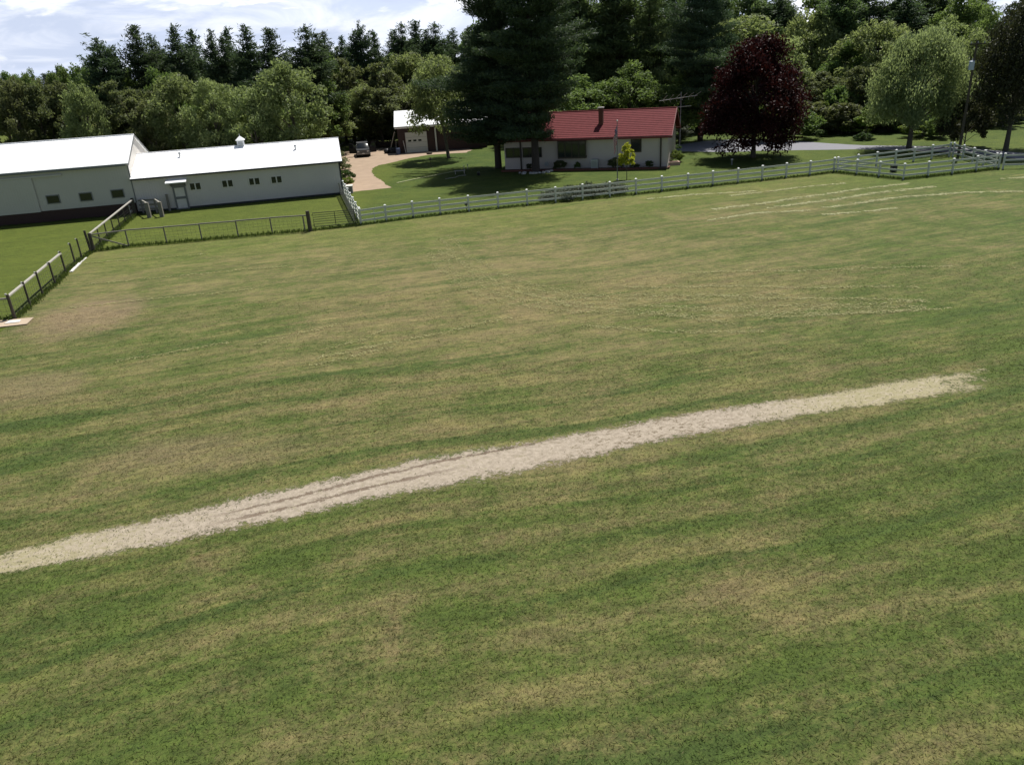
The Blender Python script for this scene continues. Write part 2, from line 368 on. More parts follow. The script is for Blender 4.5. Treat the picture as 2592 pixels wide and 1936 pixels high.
def tag(o, label, cat, group=None):
    o['label'] = label; o['category'] = cat
    if group: o['group'] = group
    return o
def thing(name, label, cat, loc, group=None):
    o = bpy.data.objects.new(name, None); C.objects.link(o); o.location = loc; o.empty_display_size = .3
    return tag(o, label, cat, group)
def solo(mb, name, m, label, cat, group=None, smooth=False):
    """a thing that is one mesh, origin at its base"""
    e = sum((Vector(v) for v in mb.v), Vector())/len(mb.v); e.z = min(v[2] for v in mb.v)
    mb.v = [tuple(Vector(v)-e) for v in mb.v]; o = mb.build(name, m, smooth=smooth); o.location = e
    return tag(o, label, cat, group)
class Fr:
    """building frame: u along the front, v away from the front, w up"""
    def __init__(s, A, az): s.A = Vector((A[0], A[1], 0)); s.U = Vector((math.cos(az), math.sin(az), 0)); s.V = Vector((-math.sin(az), math.cos(az), 0)); s.az = az
    def P(s, u, v, w): return s.A+s.U*u+s.V*v+Vector((0, 0, w))
    def box(s, mb, u0, u1, v0, v1, w0, w1): mb.box(s.P((u0+u1)/2, (v0+v1)/2, (w0+w1)/2), (u1-u0, v1-v0, w1-w0), s.az)
    def wall(s, mb, pts2, uvk='u'):
        """flat polygon given as (u,v,w) with UVs in metres"""
        mb.add([s.P(*p) for p in pts2], [tuple(range(len(pts2)))], [[((p[0] if uvk == 'u' else p[1]), p[2]) for p in pts2]])
    def solid(s, mb, u0, u1, v0, v1, w0, w1):
        """box with siding UVs"""
        for a in (((u0, v0, w0), (u1, v0, w0), (u1, v0, w1), (u0, v0, w1)), ((u1, v1, w0), (u0, v1, w0), (u0, v1, w1), (u1, v1, w1))): s.wall(mb, a)
        for a in (((u1, v0, w0), (u1, v1, w0), (u1, v1, w1), (u1, v0, w1)), ((u0, v1, w0), (u0, v0, w0), (u0, v0, w1), (u0, v1, w1))): s.wall(mb, a, 'v')
        for a in (((u0, v0, w1), (u1, v0, w1), (u1, v1, w1), (u0, v1, w1)), ((u0, v1, w0), (u1, v1, w0), (u1, v0, w0), (u0, v0, w0))): s.wall(mb, a)
def struct(mb, name, m): o = mb.build(name, m); o['kind'] = 'structure'; return o
def stuff(mb, name, m): o = mb.build(name, m); o['kind'] = 'stuff'; return o

# ------------------------------------------------------------------ ground
mb = MB(); S = 2500
mb.add([(-S, -300, 0), (S, -300, 0), (S, S*1.5, 0), (-S, S*1.5, 0)], [(0, 1, 2, 3)]); struct(mb, 'ground', M_LAWN)
fc = [g(*p) for p in ((238, 637), (38.7, 808.6))]
dirC = (fc[1]-fc[0]).normalized()
field_poly = [fc[0]+dirC*80, fc[0], g(694, 594), g(915, 572), g(1262, 527), g(1740, 480), g(2110, 437), g(2286, 456), g(2527, 429), g(2592, 432)]
field_poly += [field_poly[-1]+Vector((160, 0, 0)), Vector((220, -60, 0)), Vector((-60, -60, 0))]
mb = MB(); mb.add([(p.x, p.y, .004) for p in field_poly], [tuple(reversed(range(len(field_poly))))]); struct(mb, 'field', M_FIELD)
def poly_sheet(name, pts, m, z):
    mb = MB(); mb.add([(p.x, p.y, z) for p in pts], [tuple(range(len(pts)))]); o = struct(mb, name, m)
    if o.data.polygons[0].normal.z < 0: o.data.flip_normals()
    return o
def rag(pts, amp, step=.5, seed=1):
    """irregular outline through the points"""
    rn = random.Random(seed); out = []
    for i, p in enumerate(pts):
        q = pts[(i+1) % len(pts)]; n = max(1, int((q-p).length/step))
        for j in range(n):
            t = p.lerp(q, j/n); out.append(t+Vector((rn.uniform(-amp, amp), rn.uniform(-amp, amp), 0)))
    return out
def z3(x, y): return g(800+x*.226, 220+y*.226)
drive = [z3(*p) for p in ((250, 735), (400, 715), (560, 680), (1000, 690), (1280, 700), (1680, 690), (1760, 705), (1680, 738), (1280, 762), (1050, 800), (850, 850), (700, 880), (630, 915), (620, 950), (650, 1000), (720, 1045), (835, 1132), (640, 1153), (430, 1175), (330, 1185), (300, 1000), (260, 800))]
poly_sheet('driveway', rag(drive, .12, .6, 3), M_DIRT, .008)
road = [g(*p) for p in ((1690, 386), (1727, 384), (1843, 386), (1918, 382.5), (2172, 378.5), (2290, 381), (2440, 388), (2592, 404), (2700, 418), (2720, 402), (2592, 388), (2440, 374), (2330, 370.5), (2184, 368.5), (2060, 361), (1978, 353.5), (1880, 352), (1790, 357), (1723, 366), (1690, 366))]
poly_sheet('road', rag(road, .05, .8, 4), M_ASPH, .008)

def ribbon(pts_top, pts_bot, z, n=120):
    """sheet between two curves, UV u along, v across"""
    def samp(pts):
        d = [0]
        for i in range(1, len(pts)): d.append(d[-1]+(pts[i]-pts[i-1]).length)
        out = []
        for j in range(n+1):
            t = d[-1]*j/n; i = max(q for q in range(len(d)) if d[q] <= t+1e-9); i = min(i, len(pts)-2)
            out.append(pts[i].lerp(pts[i+1], (t-d[i])/(d[i+1]-d[i])))
        return out
    a, b = samp(pts_top), samp(pts_bot); mb = MB()
    for j in range(n):
        mb.add([(b[j].x, b[j].y, z), (b[j+1].x, b[j+1].y, z), (a[j+1].x, a[j+1].y, z), (a[j].x, a[j].y, z)], [(0, 1, 2, 3)],
               [[(j/n, 0), ((j+1)/n, 0), ((j+1)/n, 1), (j/n, 1)]])
    return mb
top = [g(x, y-7) for x, y in ((-260, 1452), (0, 1402), (194, 1350), (376, 1314), (588, 1264), (764, 1223), (911, 1191), (1087, 1153), (1300, 1120), (1504, 1086), (1779, 1039), (2059, 1001), (2176, 981), (2293, 958), (2410, 946), (2540, 930))]
bot = [g(x, y+7) for x, y in ((-240, 1500), (0, 1455), (129, 1435), (235, 1417), (405, 1388), (499, 1361), (752, 1314), (999, 1258), (1300, 1204), (1475, 1165), (1650, 1124), (1884, 1080), (2147, 1036), (2322, 1013), (2456, 993), (2560, 975))]
struct(ribbon(top, bot, .012, 160), 'sand_strip', M_SAND)

CUT_LINES = []
def z6b(x, y): return (1600+x*.4485, 330+y*.4485)
for path, wd in (([z6b(460, 450), z6b(800, 405), z6b(1200, 345), z6b(1560, 300)], .75), ([z6b(760, 440), z6b(1050, 405), z6b(1350, 360), z6b(1700, 318)], .8),
                 ([z6b(1090, 440), z6b(1300, 408), z6b(1560, 375), z6b(1850, 355), z6b(2200, 345)], .75), ([z6b(1080, 480), z6b(1320, 458), z6b(1500, 440)], .6), ([z6b(80, 388), z6b(400, 362), z6b(700, 345)], .7),
                 ([z6b(420, 510), z6b(700, 470), z6b(1000, 452)], .5), ([z6b(2080, 275), z6b(2260, 265)], .8), ([z6b(560, 372), z6b(900, 330), z6b(1200, 300)], .5)):
    CUT_LINES.append(([g(*p) for p in path], wd*.55))
def p1(*a): return [g(x*.5859, y*.5859) for x, y in a]                 # left upper quarter view
def p3(*a): return [g(1296+x*.5859, y*.5859) for x, y in a]            # right upper quarter view
TRACKS = []
for q in range(3): TRACKS.append(([p+Vector((q*.55, q*.7, 0)) for p in p1((1850, 1090), (1890, 1150), (1960, 1220), (2080, 1280), (2212, 1320))]+[p+Vector((q*.3, q*.6, 0)) for p in p3((250, 1345), (600, 1362), (1100, 1365), (1800, 1340))], .42))
for q in range(2): TRACKS.append(([p+Vector((q*.6, q*.8, 0)) for p in p1((1900, 1030), (1990, 1130), (2120, 1200), (2212, 1240))]+[p+Vector((0, q*.7, 0)) for p in p3((300, 1290), (700, 1298), (1200, 1290))], .42))
for a in (p1((1370, 1552), (1700, 1480), (2000, 1420), (2212, 1372)), p1((1330, 1582), (1500, 1545), (1700, 1500)), p1((1400, 1512), (1560, 1470), (1660, 1425)), p1((1100, 1490), (1300, 1440), (1500, 1400)), p1((500, 1560), (760, 1520), (1000, 1480)),
          p3((480, 1242), (900, 1240), (1300, 1244), (1750, 1240)), p3((900, 1285), (1300, 1290), (1760, 1300)), p3((560, 1345), (760, 1378), (960, 1402)), p3((1070, 1372), (1400, 1360), (1900, 1330)), p3((0, 1262), (150, 1290), (260, 1325)),
          p3((300, 1410), (600, 1430), (1100, 1440)), p3((700, 1180), (1200, 1172), (1900, 1150)), p1((250, 1150), (600, 1120), (900, 1100)), p1((380, 1230), (800, 1190), (1250, 1150)), p1((300, 1330), (700, 1290), (1100, 1250))): TRACKS.append((a, .28))
# ------------------------------------------------------------------ trees
def quads(name, cen, ax, side, val):
    """many leaf faces: centre, half axis, half side (N,3)"""
    n = len(cen); v = np.empty((n, 4, 3), np.float32)
    v[:, 0] = cen-ax; v[:, 1] = cen+side*.9-ax*.1; v[:, 2] = cen+ax; v[:, 3] = cen-side*.9-ax*.1
    me = bpy.data.meshes.new(name); me.vertices.add(n*4); me.loops.add(n*4); me.polygons.add(n)
    me.vertices.foreach_set('co', v.ravel()); me.loops.foreach_set('vertex_index', np.arange(n*4, dtype=np.int32))
    me.polygons.foreach_set('loop_start', np.arange(0, n*4, 4, dtype=np.int32)); me.polygons.foreach_set('loop_total', np.full(n, 4, np.int32))
    a = me.attributes.new('leafv', 'FLOAT', 'POINT'); a.data.foreach_set('value', np.repeat(np.clip(val, 0, 1), 4).astype(np.float32))
    me.update(calc_edges=True); return me
def unit(a): return a/np.maximum(np.linalg.norm(a, axis=1, keepdims=True), 1e-6)
def leaf_axes(n, rng, L, W, bias=(0, 0, 0), updir=.5):
    ax = unit(rng.normal(size=(n, 3))+np.array(bias)); nr = unit(rng.normal(size=(n, 3))+np.array((0, 0, updir*2)))
    sd = unit(np.cross(ax, nr)); s = rng.uniform(.7, 1.25, (n, 1))
    return ax*L/2*s, sd*W/2*s
def deciduous(name, seed, H=12, R=4.2, zc=.60, hz=.42, K=70, per=170, leaf=.30, droop=.4, trunk_r=.20, low=.0, limbs=16, lean=0.0, fork=.25, bumpy=.35, shape=1.0, top=.25):
    rng = np.random.default_rng(seed); cl = []
    ph = rng.uniform(0, 6.28, 6)
    while len(cl) < K:
        d = rng.normal(size=3); d /= np.linalg.norm(d)
        if d[2] < -.75+low: continue
        az = math.atan2(d[1], d[0])
        lob = 1+bumpy*(.5*math.sin(2*az+ph[0])+.5*math.sin(3*az+ph[1]+d[2]*3))*.6+rng.normal()*.08
        rr = rng.uniform(.25, 1)**.45
        zf = d[2]*rr
        wd = R*(1-top*max(0, zf)**shape)
        cl.append((d[0]*rr*wd*lob+lean*(zc+hz*zf)*H, d[1]*rr*wd*lob, H*(zc+hz*zf*(1+.1*math.sin(az*2+ph[2])))))
    cl = np.array(cl); rc = R*rng.uniform(.17, .33, K)
    idx = np.repeat(np.arange(K), (per*(rc/rc.mean())**1.6).astype(int))
    n = len(idx); off = rng.normal(size=(n, 3)); off = unit(off)*rng.uniform(0, 1, (n, 1))**.5
    off[:, 2] *= .75
    c = cl[idx]+off*rc[idx][:, None]
    # drooping outer sprays
    rad = np.hypot(c[:, 0], c[:, 1])/R; c[:, 2] -= droop*rad**2*rng.uniform(0, 1, n)*.9
    c[:, 2] = np.maximum(c[:, 2], .25)
    ax, sd = leaf_axes(n, rng, leaf*1.25, leaf*.62, (0, 0, -droop*1.6), .5)
    clv = rng.normal(0, .16, K)
    val = .5+clv[idx]+rng.normal(0, .16, n)+.14*off[:, 2]
    crown = quads(name+'_crown', c, ax, sd, val)
    t = MB(); zt = H*fork; rnd = random.Random(seed)
    t.tube([(0, 0, -.15), (lean*zt*.4, 0, zt*.5), (lean*zt, 0, zt), (lean*H*.6, rnd.uniform(-.2, .2), H*.62), (lean*H*.8, 0, H*.86)], [trunk_r*1.25, trunk_r, trunk_r*.85, trunk_r*.42, trunk_r*.12], 8)
    for i in rng.choice(K, min(limbs, K), replace=False):
        p = Vector(cl[i]); h0 = max(zt*.85, min(p.z-R*.35, H*.62)*rnd.uniform(.6, 1)); a = Vector((lean*h0, 0, h0))
        mid = a.lerp(p, .5)+Vector((0, 0, .25))
        t.tube([a, mid, p], [trunk_r*.42, trunk_r*.26, trunk_r*.08], 5, False)
    tm = t.build(name, M_BARKL, smooth=True); me = tm.data; bpy.data.objects.remove(tm)
    return me, crown
def pine(name, seed, H=18, R=3.4, zb=.22, step=.62, per=5, clump=24, needle=.42, nw=.085, trunk_r=.24, prof=.8, flat=.25, gap=.0, up=.35, spread=.42, left=0.0, stems=(), irr=.22):
    """white pine: whorls of flat plumes on one leader, with further leaders (dx, dy, start height, top height, reach)"""
    rng = np.random.default_rng(seed); t = MB()
    cen, dirs, vals = [], [], []
    for si, (x0, y0, zs, HT, RR) in enumerate([(0, 0, H*zb, H, R)]+[(a, b, H*c, H*d, R*e) for a, b, c, d, e in stems]):
        sx = lambda z: np.array([x0*min(1, max(0, (z-zs*.8)/(HT*.25+.01))), y0*min(1, max(0, (z-zs*.8)/(HT*.25+.01)))])
        base = [(0, 0, -.2), (0, 0, HT*.3)] if si == 0 else [(0, 0, zs*.8), (x0*.6, y0*.6, zs*.8+HT*.13)]
        t.tube(base+[(*sx(HT*.7), HT*.72), (*sx(HT), HT*.98)], [trunk_r*1.15, trunk_r*.85, trunk_r*.45, .03] if si == 0 else [trunk_r*.5, trunk_r*.45, trunk_r*.3, .03], 8)
        z = zs; az0 = rng.uniform(0, 6); p1, p2, p3 = rng.uniform(0, 6.28, 3)
        while z < HT*.985:
            q = (z-zs)/(HT-zs); env = min(1, .6+q*2)*(1-q**1.7)**prof
            nb = max(3, int(per*(1 if q < .85 else .8)))
            az0 += rng.uniform(.4, 1.2); ws = rng.uniform(.78, 1.12)
            for b in range(nb):
                if rng.random() < gap: continue
                az = az0+6.283*b/nb+rng.normal()*.25
                lob = 1+irr*(math.sin(az+p1+z*.35)+.8*math.sin(2*az+p2-z*.6)+.6*math.sin(z*1.3+p3))
                L = max(.35, RR*env*ws*rng.uniform(.55, 1.2)*max(.45, lob)); ca, sa = math.cos(az), math.sin(az)
                L *= 1+left*max(0, -ca)*max(0, 1-q*2.0)
                lift = up*(.25+.9*q)*rng.uniform(.5, 1.4); drp = .16*(1-q); bx, by = sx(z)
                zj = z+rng.normal()*step*.45; f = lambda s: np.array([bx+ca*L*s, by+sa*L*s, zj+L*(lift*s*s+.10*s-drp*s)])
                if L > .9: t.tube([f(0), f(.5), f(.95)], [trunk_r*.22*(1-q*.6), trunk_r*.13*(1-q*.6), .012], 4, False)
                nc = max(2, int(L/.36)); bv = rng.normal(0, .13)
                for s in np.linspace(.22 if L < 1.5 else .32, 1, nc):
                    for lat in ((0,) if s > .93 else (-1, 0, 1)):
                        wlat = spread*L*(1.05-s*.62)*lat*rng.uniform(.5, 1.1)
                        if lat and abs(wlat) < .22: continue
                        c = f(s)+np.array([-sa*wlat, ca*wlat, abs(wlat)*.12])
                        m = max(5, int(clump*rng.uniform(.6, 1.2)))
                        o = rng.normal(size=(m, 3))*np.array([.25, .25, .15+.10*flat]); cen.append(c+o)
                        dd = rng.normal(size=(m, 3))*.75+np.array([ca*.8, sa*.8, .55]); dirs.append(dd)
                        vals.append(.42+bv+rng.normal(0, .15, m)+.5*o[:, 2])
            z += step*rng.uniform(.75, 1.25)
        m = 40; cen.append(np.array([*sx(HT), HT])-np.abs(rng.normal(size=(m, 1)))*np.array([[0, 0, .5]])+rng.normal(size=(m, 3))*.12); dirs.append(rng.normal(size=(m, 3))+np.array([0, 0, 1.2])); vals.append(np.full(m, .5))
    cen = np.concatenate(cen); ax = unit(np.concatenate(dirs)); n = len(cen)
    sd = unit(np.cross(ax, rng.normal(size=(n, 3)))); s = rng.uniform(.7, 1.2, (n, 1))
    crown = quads(name+'_crown', cen, ax*needle/2*s, sd*nw/2*s, np.concatenate(vals))
    tm = t.build(name, M_BARK, smooth=True); me = tm.data; bpy.data.objects.remove(tm)
    return me, crown, n
PROTO = {}
for i in range(4): PROTO['L', i] = deciduous('leafy%d' % i, 20+i, 12, 4.2, K=78, per=150, leaf=.33, droop=.55, zc=.56, hz=.44)
for i in range(3): PROTO['G', i] = deciduous('green%d' % i, 40+i, 12, 4.0, K=70, per=150, leaf=.36, droop=.15, zc=.58, hz=.42)
for i in range(2): PROTO['B', i] = deciduous('dull%d' % i, 60+i, 12, 3.4, K=70, per=130, leaf=.34, droop=.1, zc=.52, hz=.48, shape=1.6)
for i, (zb, gp, pf, u_, st) in enumerate((
    (.18, .08, .95, .62, ()), (.30, .20, .70, .70, ((1.3, .4, .55, .93, .6),)), (.22, .10, .80, .55, ((-1.6, .5, .50, .90, .7), (1.2, -.8, .60, .84, .5))),
    (.40, .34, .60, .60, ((1.2, 0, .62, .92, .7),)), (.25, .15, .65, .75, ((1.7, .3, .40, .95, .8),)), (.20, .05, .60, .50, ((-1.3, -.6, .45, .80, .7), (1.5, .7, .5, .93, .75))), (.34, .25, .75, .80, ()))):
    PROTO['P', i] = pine('pine%d' % i, 80+i, 18, 3.3 if not st else 2.8, zb=zb, step=.60, per=5, clump=15, needle=.52, nw=.14, gap=gp, prof=pf, up=u_, stems=st)[:2]
def place(kind, var, P, h, sx, label, cat='tree', group=None, name=None, crown_mat=None, rz=None, nomH=None):
    tm, cm = PROTO[kind, var]; H0 = nomH or {'P': 18.0}.get(kind, 12.0)
    nm = name or {'P': 'pine_tree', 'L': 'leafy_tree', 'G': 'leafy_tree', 'B': 'scrubby_tree'}.get(kind, 'tree')
    r = thing(nm, label, cat, (P[0], P[1], 0), group); r.scale = (sx, sx, h/H0); r.rotation_euler.z = random.uniform(0, 6.28) if rz is None else rz
    m = crown_mat or {'P': L_PINE, 'L': L_LIGHT, 'G': L_GREEN, 'B': L_DULL}[kind]
    for part, me in (('trunk', tm), ('crown', cm)):
        o = bpy.data.objects.new(part, me); C.objects.link(o); o.parent = r
        if part == 'crown':
            if not me.materials: me.materials.append(m)
            if me.materials[0] != m: o.material_slots[0].link = 'OBJECT'; o.material_slots[0].material = m
    return r
def forest(kind, px, ytop, Y, wpx, label, group=None, **kw):
    """tree whose top shows at photo pixel (px, ytop), standing Y metres out; wpx is its width in the photo"""
    p = at_depth(px, ytop, Y); n = sum(1 for q in PROTO if q[0] == kind and isinstance(q[1], int))
    R0 = {'P': 2.75, 'L': 4.3, 'G': 4.1, 'B': 3.5}[kind]
    sx = wpx/2*Y/FPX*1.02/R0
    return place(kind, kw.pop('var', random.randrange(n)), (p.x, Y), p.z, sx, label, group=group, **kw)

s_ = 1.17179     # list below is in the 2212 px wide view of the photo
SKYL = 'dark pines on the skyline behind the stable'
def dist(x): return .97 if x < 690 else 1.17 if x < 1010 else 1.06 if x < 1520 else 1.12 if x < 1850 else 1.04
for i, (x, y, wd, Y, var, lb) in enumerate([
    (207, 84, 105, 118, 3, 'round topped sparse dark pine, leftmost of the tall pines on the skyline'),
    (288, 57, 92, 120, 0, 'pointed dark pine, second tall one from the left on the skyline'),
    (322, 74, 70, 124, 2, 'short dark pine tucked right of the pointed skyline pine'),
    (372, 57, 100, 121, 2, 'broad dark pine in the middle of the left skyline group'),
    (412, 68, 90, 126, 0, 'dark pine with flat shoulder left of the skyline gap spire'),
    (452, 66, 62, 120, 2, 'narrow dark pine spire between two broad skyline pines'),
    (487, 63, 84, 123, 0, 'dark pine rising above the pale trees behind the stable roof'),
    (528, 57, 105, 119, 2, 'widest dark pine of the left skyline group'),
    (578, 63, 82, 122, 0, 'dark pine at the right end of the left skyline group'),
    (658, 54, 112, 121, 0, 'dark pine standing just right of the open gap of sky'),
    (697, 70, 80, 125, 2, 'dark pine leaning on the one right of the sky gap'),
    (737, 80, 56, 127, 0, 'small dark pine between two taller pines above the white ventilator'),
    (773, 54, 62, 122, 3, 'slim dark pine with open whorls right of the small pine'),
    (806, 68, 66, 125, 0, 'dark pine close right of the slim open pine'),
    (866, 48, 66, 128, 3, 'slim feathery pine above the shed clearing'),
    (896, 47, 70, 132, 0, 'dark pine second in the row above the shed'),
    (938, 48, 78, 130, 2, 'dark rounded pine third in the row above the shed'),
    (978, 62, 70, 133, 3, 'sparse pine beside the huge front pine'),
    (352, 108, 70, 135, 0, 'lower dark pine behind the left skyline group'),
    (620, 120, 60, 138, 0, 'low dark pine filling the sky gap'),
    (845, 70, 60, 138, 2, 'dim pine set back left of the feathery pine'),
    (1010, 60, 70, 128, 2, 'dark pine partly hidden by the huge front pine'),
    (1180, -70, 130, 117, 0, 'tall dark pine behind the left end of the red roof'),
    (1245, -90, 120, 112, 3, 'tall pine with open lower limbs behind the red roof'),
    (1330, -110, 140, 110, 0, 'tall thick trunked pine standing just behind the red roof chimney'),
    (1400, -40, 110, 122, 2, 'mid green pine right of the chimney'),
    (1452, 6, 90, 126, 3, 'open pine with sky showing through its top'),
    (1560, -20, 90, 128, 3, 'thin pine against the sky left of the dark red maple'),
    (1625, -35, 110, 126, 0, 'dark pine rising behind the dark red maple'),
    (1700, -15, 80, 130, 3, 'sparse pine in the gap behind the maple'),
    (1835, -45, 105, 118, 2, 'dark pine between pale trees right of the maple'),
    (1945, -10, 100, 128, 3, 'dark pine crossing the sky above the pale roadside tree'),
    (2010, -25, 90, 130, 0, 'dim pine behind the pale roadside tree'),
]):
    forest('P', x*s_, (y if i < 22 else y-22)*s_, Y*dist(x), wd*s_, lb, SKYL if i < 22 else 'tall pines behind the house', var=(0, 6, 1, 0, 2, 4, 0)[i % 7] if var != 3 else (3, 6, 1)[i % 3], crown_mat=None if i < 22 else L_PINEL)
for i, (kind, x, y, wd, Y, lb) in enumerate([
    ('L', 163, 183, 92, 104, 'small pale green tree above the big barn roof, apart from the others'),
    ('L', 372, 166, 128, 105, 'pale green tree left of a pair behind the stable roof'),
    ('L', 445, 168, 125, 103, 'pale green tree right of a pair behind the stable roof'),
    ('L', 535, 192, 120, 102, 'low pale green tree left of the tallest one behind the stable'),
    ('L', 612, 134, 165, 104, 'tallest pale green tree behind the stable with dark stems'),
    ('L', 690, 190, 130, 101, 'spreading pale green tree near the right end of the stable'),
    ('L', 780, 182, 84, 108, 'narrow pale tree standing beyond the parked pickup'),
    ('L', 875, 118, 120, 122, 'bright green tree high behind the shed'),
    ('L', 945, 120, 110, 118, 'bright green tree touching the huge front pine'),
    ('G', 150, 150, 80, 118, 'mid green tree under the leftmost skyline pine'),
    ('G', 250, 128, 90, 122, 'mid green tree between the first two skyline pines'),
    ('G', 340, 150, 90, 115, 'green bushy tree under the pointed skyline pine'),
    ('G', 700, 120, 90, 114, 'mid green tree below the pine right of the sky gap'),
    ('B', 262, 165, 110, 108, 'dull brown green tree left of the gable peak of the big barn'),
    ('B', 310, 190, 90, 106, 'dull dark tree right behind the gable peak of the big barn'),
    ('B', 742, 118, 100, 112, 'dull brown tree over the right half of the stable'),
    ('B', 828, 128, 100, 112, 'tall dull dark tree left of the shed'),
    ('B', 60, 168, 100, 110, 'dark tangled tree at the left, second from the photo edge'),
    ('B', 112, 172, 90, 112, 'dark tangled tree beside the small pale one over the big barn'),
    ('B', 10, 172, 90, 108, 'dark tangled tree at the left edge of the photo'),
    ('L', 1308, 120, 120, 110, 'pale tree showing under the pine limbs above the chimney'),
    ('L', 1425, 62, 130, 111, 'pale tree above the right half of the red roof'),
    ('L', 1220, 190, 110, 106, 'low pale green tree showing just over the red roof'),
    ('L', 1385, 165, 90, 108, 'soft green tree low behind the red roof'),
    ('G', 1262, 168, 150, 99, 'pale tree low behind the left half of the red roof'),
    ('G', 1362, 140, 140, 99, 'pale tree just behind the red roof, right of the chimney'),
    ('G', 1472, 160, 120, 99, 'pale tree just behind the right end of the red roof'),
    ('L', 1600, 40, 210, 115, 'large pale green tree spreading behind the dark red maple'),
    ('L', 1690, 70, 130, 112, 'pale green tree at the right shoulder of the maple'),
    ('L', 1762, 12, 125, 118, 'tall pale green tree between the maple and the dark pine'),
    ('G', 1830, 92, 92, 108, 'mid green narrow tree in the gap left of the roadside tree'),
    ('L', 1905, 36, 150, 114, 'pale green tree behind the left of the roadside tree'),
    ('L', 2045, 40, 130, 112, 'pale tree behind the right of the roadside tree'),
    ('L', 2110, 62, 110, 104, 'pale tree hanging over the utility pole'),
    ('B', 1790, 150, 100, 103, 'dark shaded tree right of the maple'),
    ('B', 1868, 140, 90, 104, 'dark shaded narrow tree left of the roadside tree'),
    ('B', 2070, 110, 100, 99, 'dark shaded tree just left of the utility pole'),
    ('G', 2150, 20, 110, 108, 'green tree behind the dark tree at the right edge'),
]):
    forest(kind, x*s_, y*s_, Y*dist(x), wd*s_, lb, 'trees at the front of the wood')
rr = random.Random(5)
def fill(n, kinds, x0, x1, y0, y1, Y0, Y1, w0, w1, label, group):
    for i in range(n):
        x = x0+(x1-x0)*(i+rr.uniform(.1, .9))/n
        forest(rr.choice(kinds), x*s_, (y0+(y1-y0)*(i+.5)/n+rr.uniform(-12, 12))*s_, rr.uniform(Y0, Y1)*dist(x), rr.uniform(w0, w1)*s_, label, group)
fill(16, 'BG', -20, 230, 180, 150, 120, 150, 60, 95, 'small bushy tree in the distant row at the left', 'distant trees at the left')
fill(14, 'PGB', -40, 200, 168, 140, 165, 250, 40, 60, 'tiny far tree along the left horizon', 'far horizon trees')
fill(16, 'BG', 200, 1000, 205, 175, 106, 124, 90, 130, 'shaded bushy tree deep in the wood behind stable and shed', 'shaded trees behind stable and shed')
fill(14, 'BGP', 230, 1000, 150, 110, 130, 160, 80, 120, 'dim tree far back in the wood behind stable and shed', 'far trees behind stable and shed')
fill(16, 'BBG', 1000, 2230, 190, 165, 103, 116, 90, 130, 'shaded bushy tree deep in the wood behind house and road', 'shaded trees behind house and road')
fill(14, 'GGPB', 1000, 2230, 30, 40, 125, 150, 90, 130, 'dim tall tree far back in the wood behind house and road', 'far trees behind house and road')
for i in range(2): PROTO['J', i] = deciduous('creeper%d' % i, 95+i, .9, 1.8, K=70, per=90, leaf=.13, droop=.1, zc=.42, hz=.52, trunk_r=.03, limbs=10, fork=.1, bumpy=.6)
fill(11, 'PGP', 1560, 2215, -14, -8, 122, 142, 115, 150, 'dim tall tree far back in the wood behind house and road', 'far trees behind house and road')
PROTO['U', 0] = deciduous('under0', 91, 4, 2.2, K=40, per=110, leaf=.30, droop=.2, zc=.5, hz=.5, trunk_r=.07, limbs=8, fork=.1)
PROTO['U', 1] = deciduous('under1', 92, 4, 2.4, K=40, per=110, leaf=.30, droop=.2, zc=.48, hz=.5, trunk_r=.07, limbs=8, fork=.1)
def bush(P, h, wdt, label, cat='bush', group=None, m=None, name='bush', var=None):
    return place('U', random.randrange(2) if var is None else var, P, h, wdt/4.4, label, cat, group, name, m or L_SHRUB, nomH=4.0)
for i in range(44):     # undergrowth along the wood's edge
    x = -30+2660*(i+rr.uniform(0, 1))/44
    Y = (95 if x < 820 else 127 if x < 1270 else 104 if x < 1700 else 114 if x < 2100 else 102)+rr.uniform(0, 6)
    p = at_depth(x, 330, Y); bush((p.x, Y), rr.uniform(2.2, 4.2), rr.uniform(4, 6.5), 'leafy undergrowth in the shade along the edge of the wood', 'bush', 'undergrowth at the wood edge', L_GREEN if rr.random() < .6 else L_DULL)

for i in range(26):
    x = 1950+720*(i+rr.uniform(0, 1))/26; Y = rr.uniform(100, 111); p = at_depth(x, 330, Y)
    bush((p.x, Y), rr.uniform(3, 6.0), rr.uniform(4.5, 7), 'dense dark undergrowth closing the wood beyond the road at the right', 'bush', 'undergrowth beyond the road', L_GREEN if rr.random() < .5 else L_DULL)
# single trees that stand in front
tm, cm, n = pine('front_pine', 201, 24, 4.9, zb=.165, step=.48, per=6, clump=18, needle=.44, nw=.11, trunk_r=.42, prof=.40, up=.30, left=.5, gap=.10, irr=.30)
PROTO['P', 'hero'] = (tm, cm)
p = g(1357, 437); place('P', 'hero', p, 23, 1.0, 'huge dark pine in front of the house, its trunk on pale stones', name='pine_tree', nomH=24, rz=.35)
tm, cm, n = pine('side_pine', 203, 24, 4.7, zb=.15, step=.5, per=6, clump=17, needle=.44, nw=.11, trunk_r=.36, prof=.42, up=.32, left=.4, gap=.10, irr=.30)
PROTO['P', 'hero2'] = (tm, cm)
p = g(1262, 426); place('P', 'hero2', p, 22, 1.0, 'huge dark pine at the left end of the house', name='pine_tree', nomH=24, rz=-.2)
p = g(1772, 357); place('P', 'hero2', p, 24, .95, 'tall dark pine between the house and the dark red maple', name='pine_tree', nomH=24, rz=1.9)
tm, cm, n = pine('bare_pine', 205, 22, 3.6, zb=.32, step=.8, per=5, clump=15, needle=.45, nw=.11, trunk_r=.36, prof=.5, up=.3, gap=.15)
PROTO['P', 'tall'] = (tm, cm)
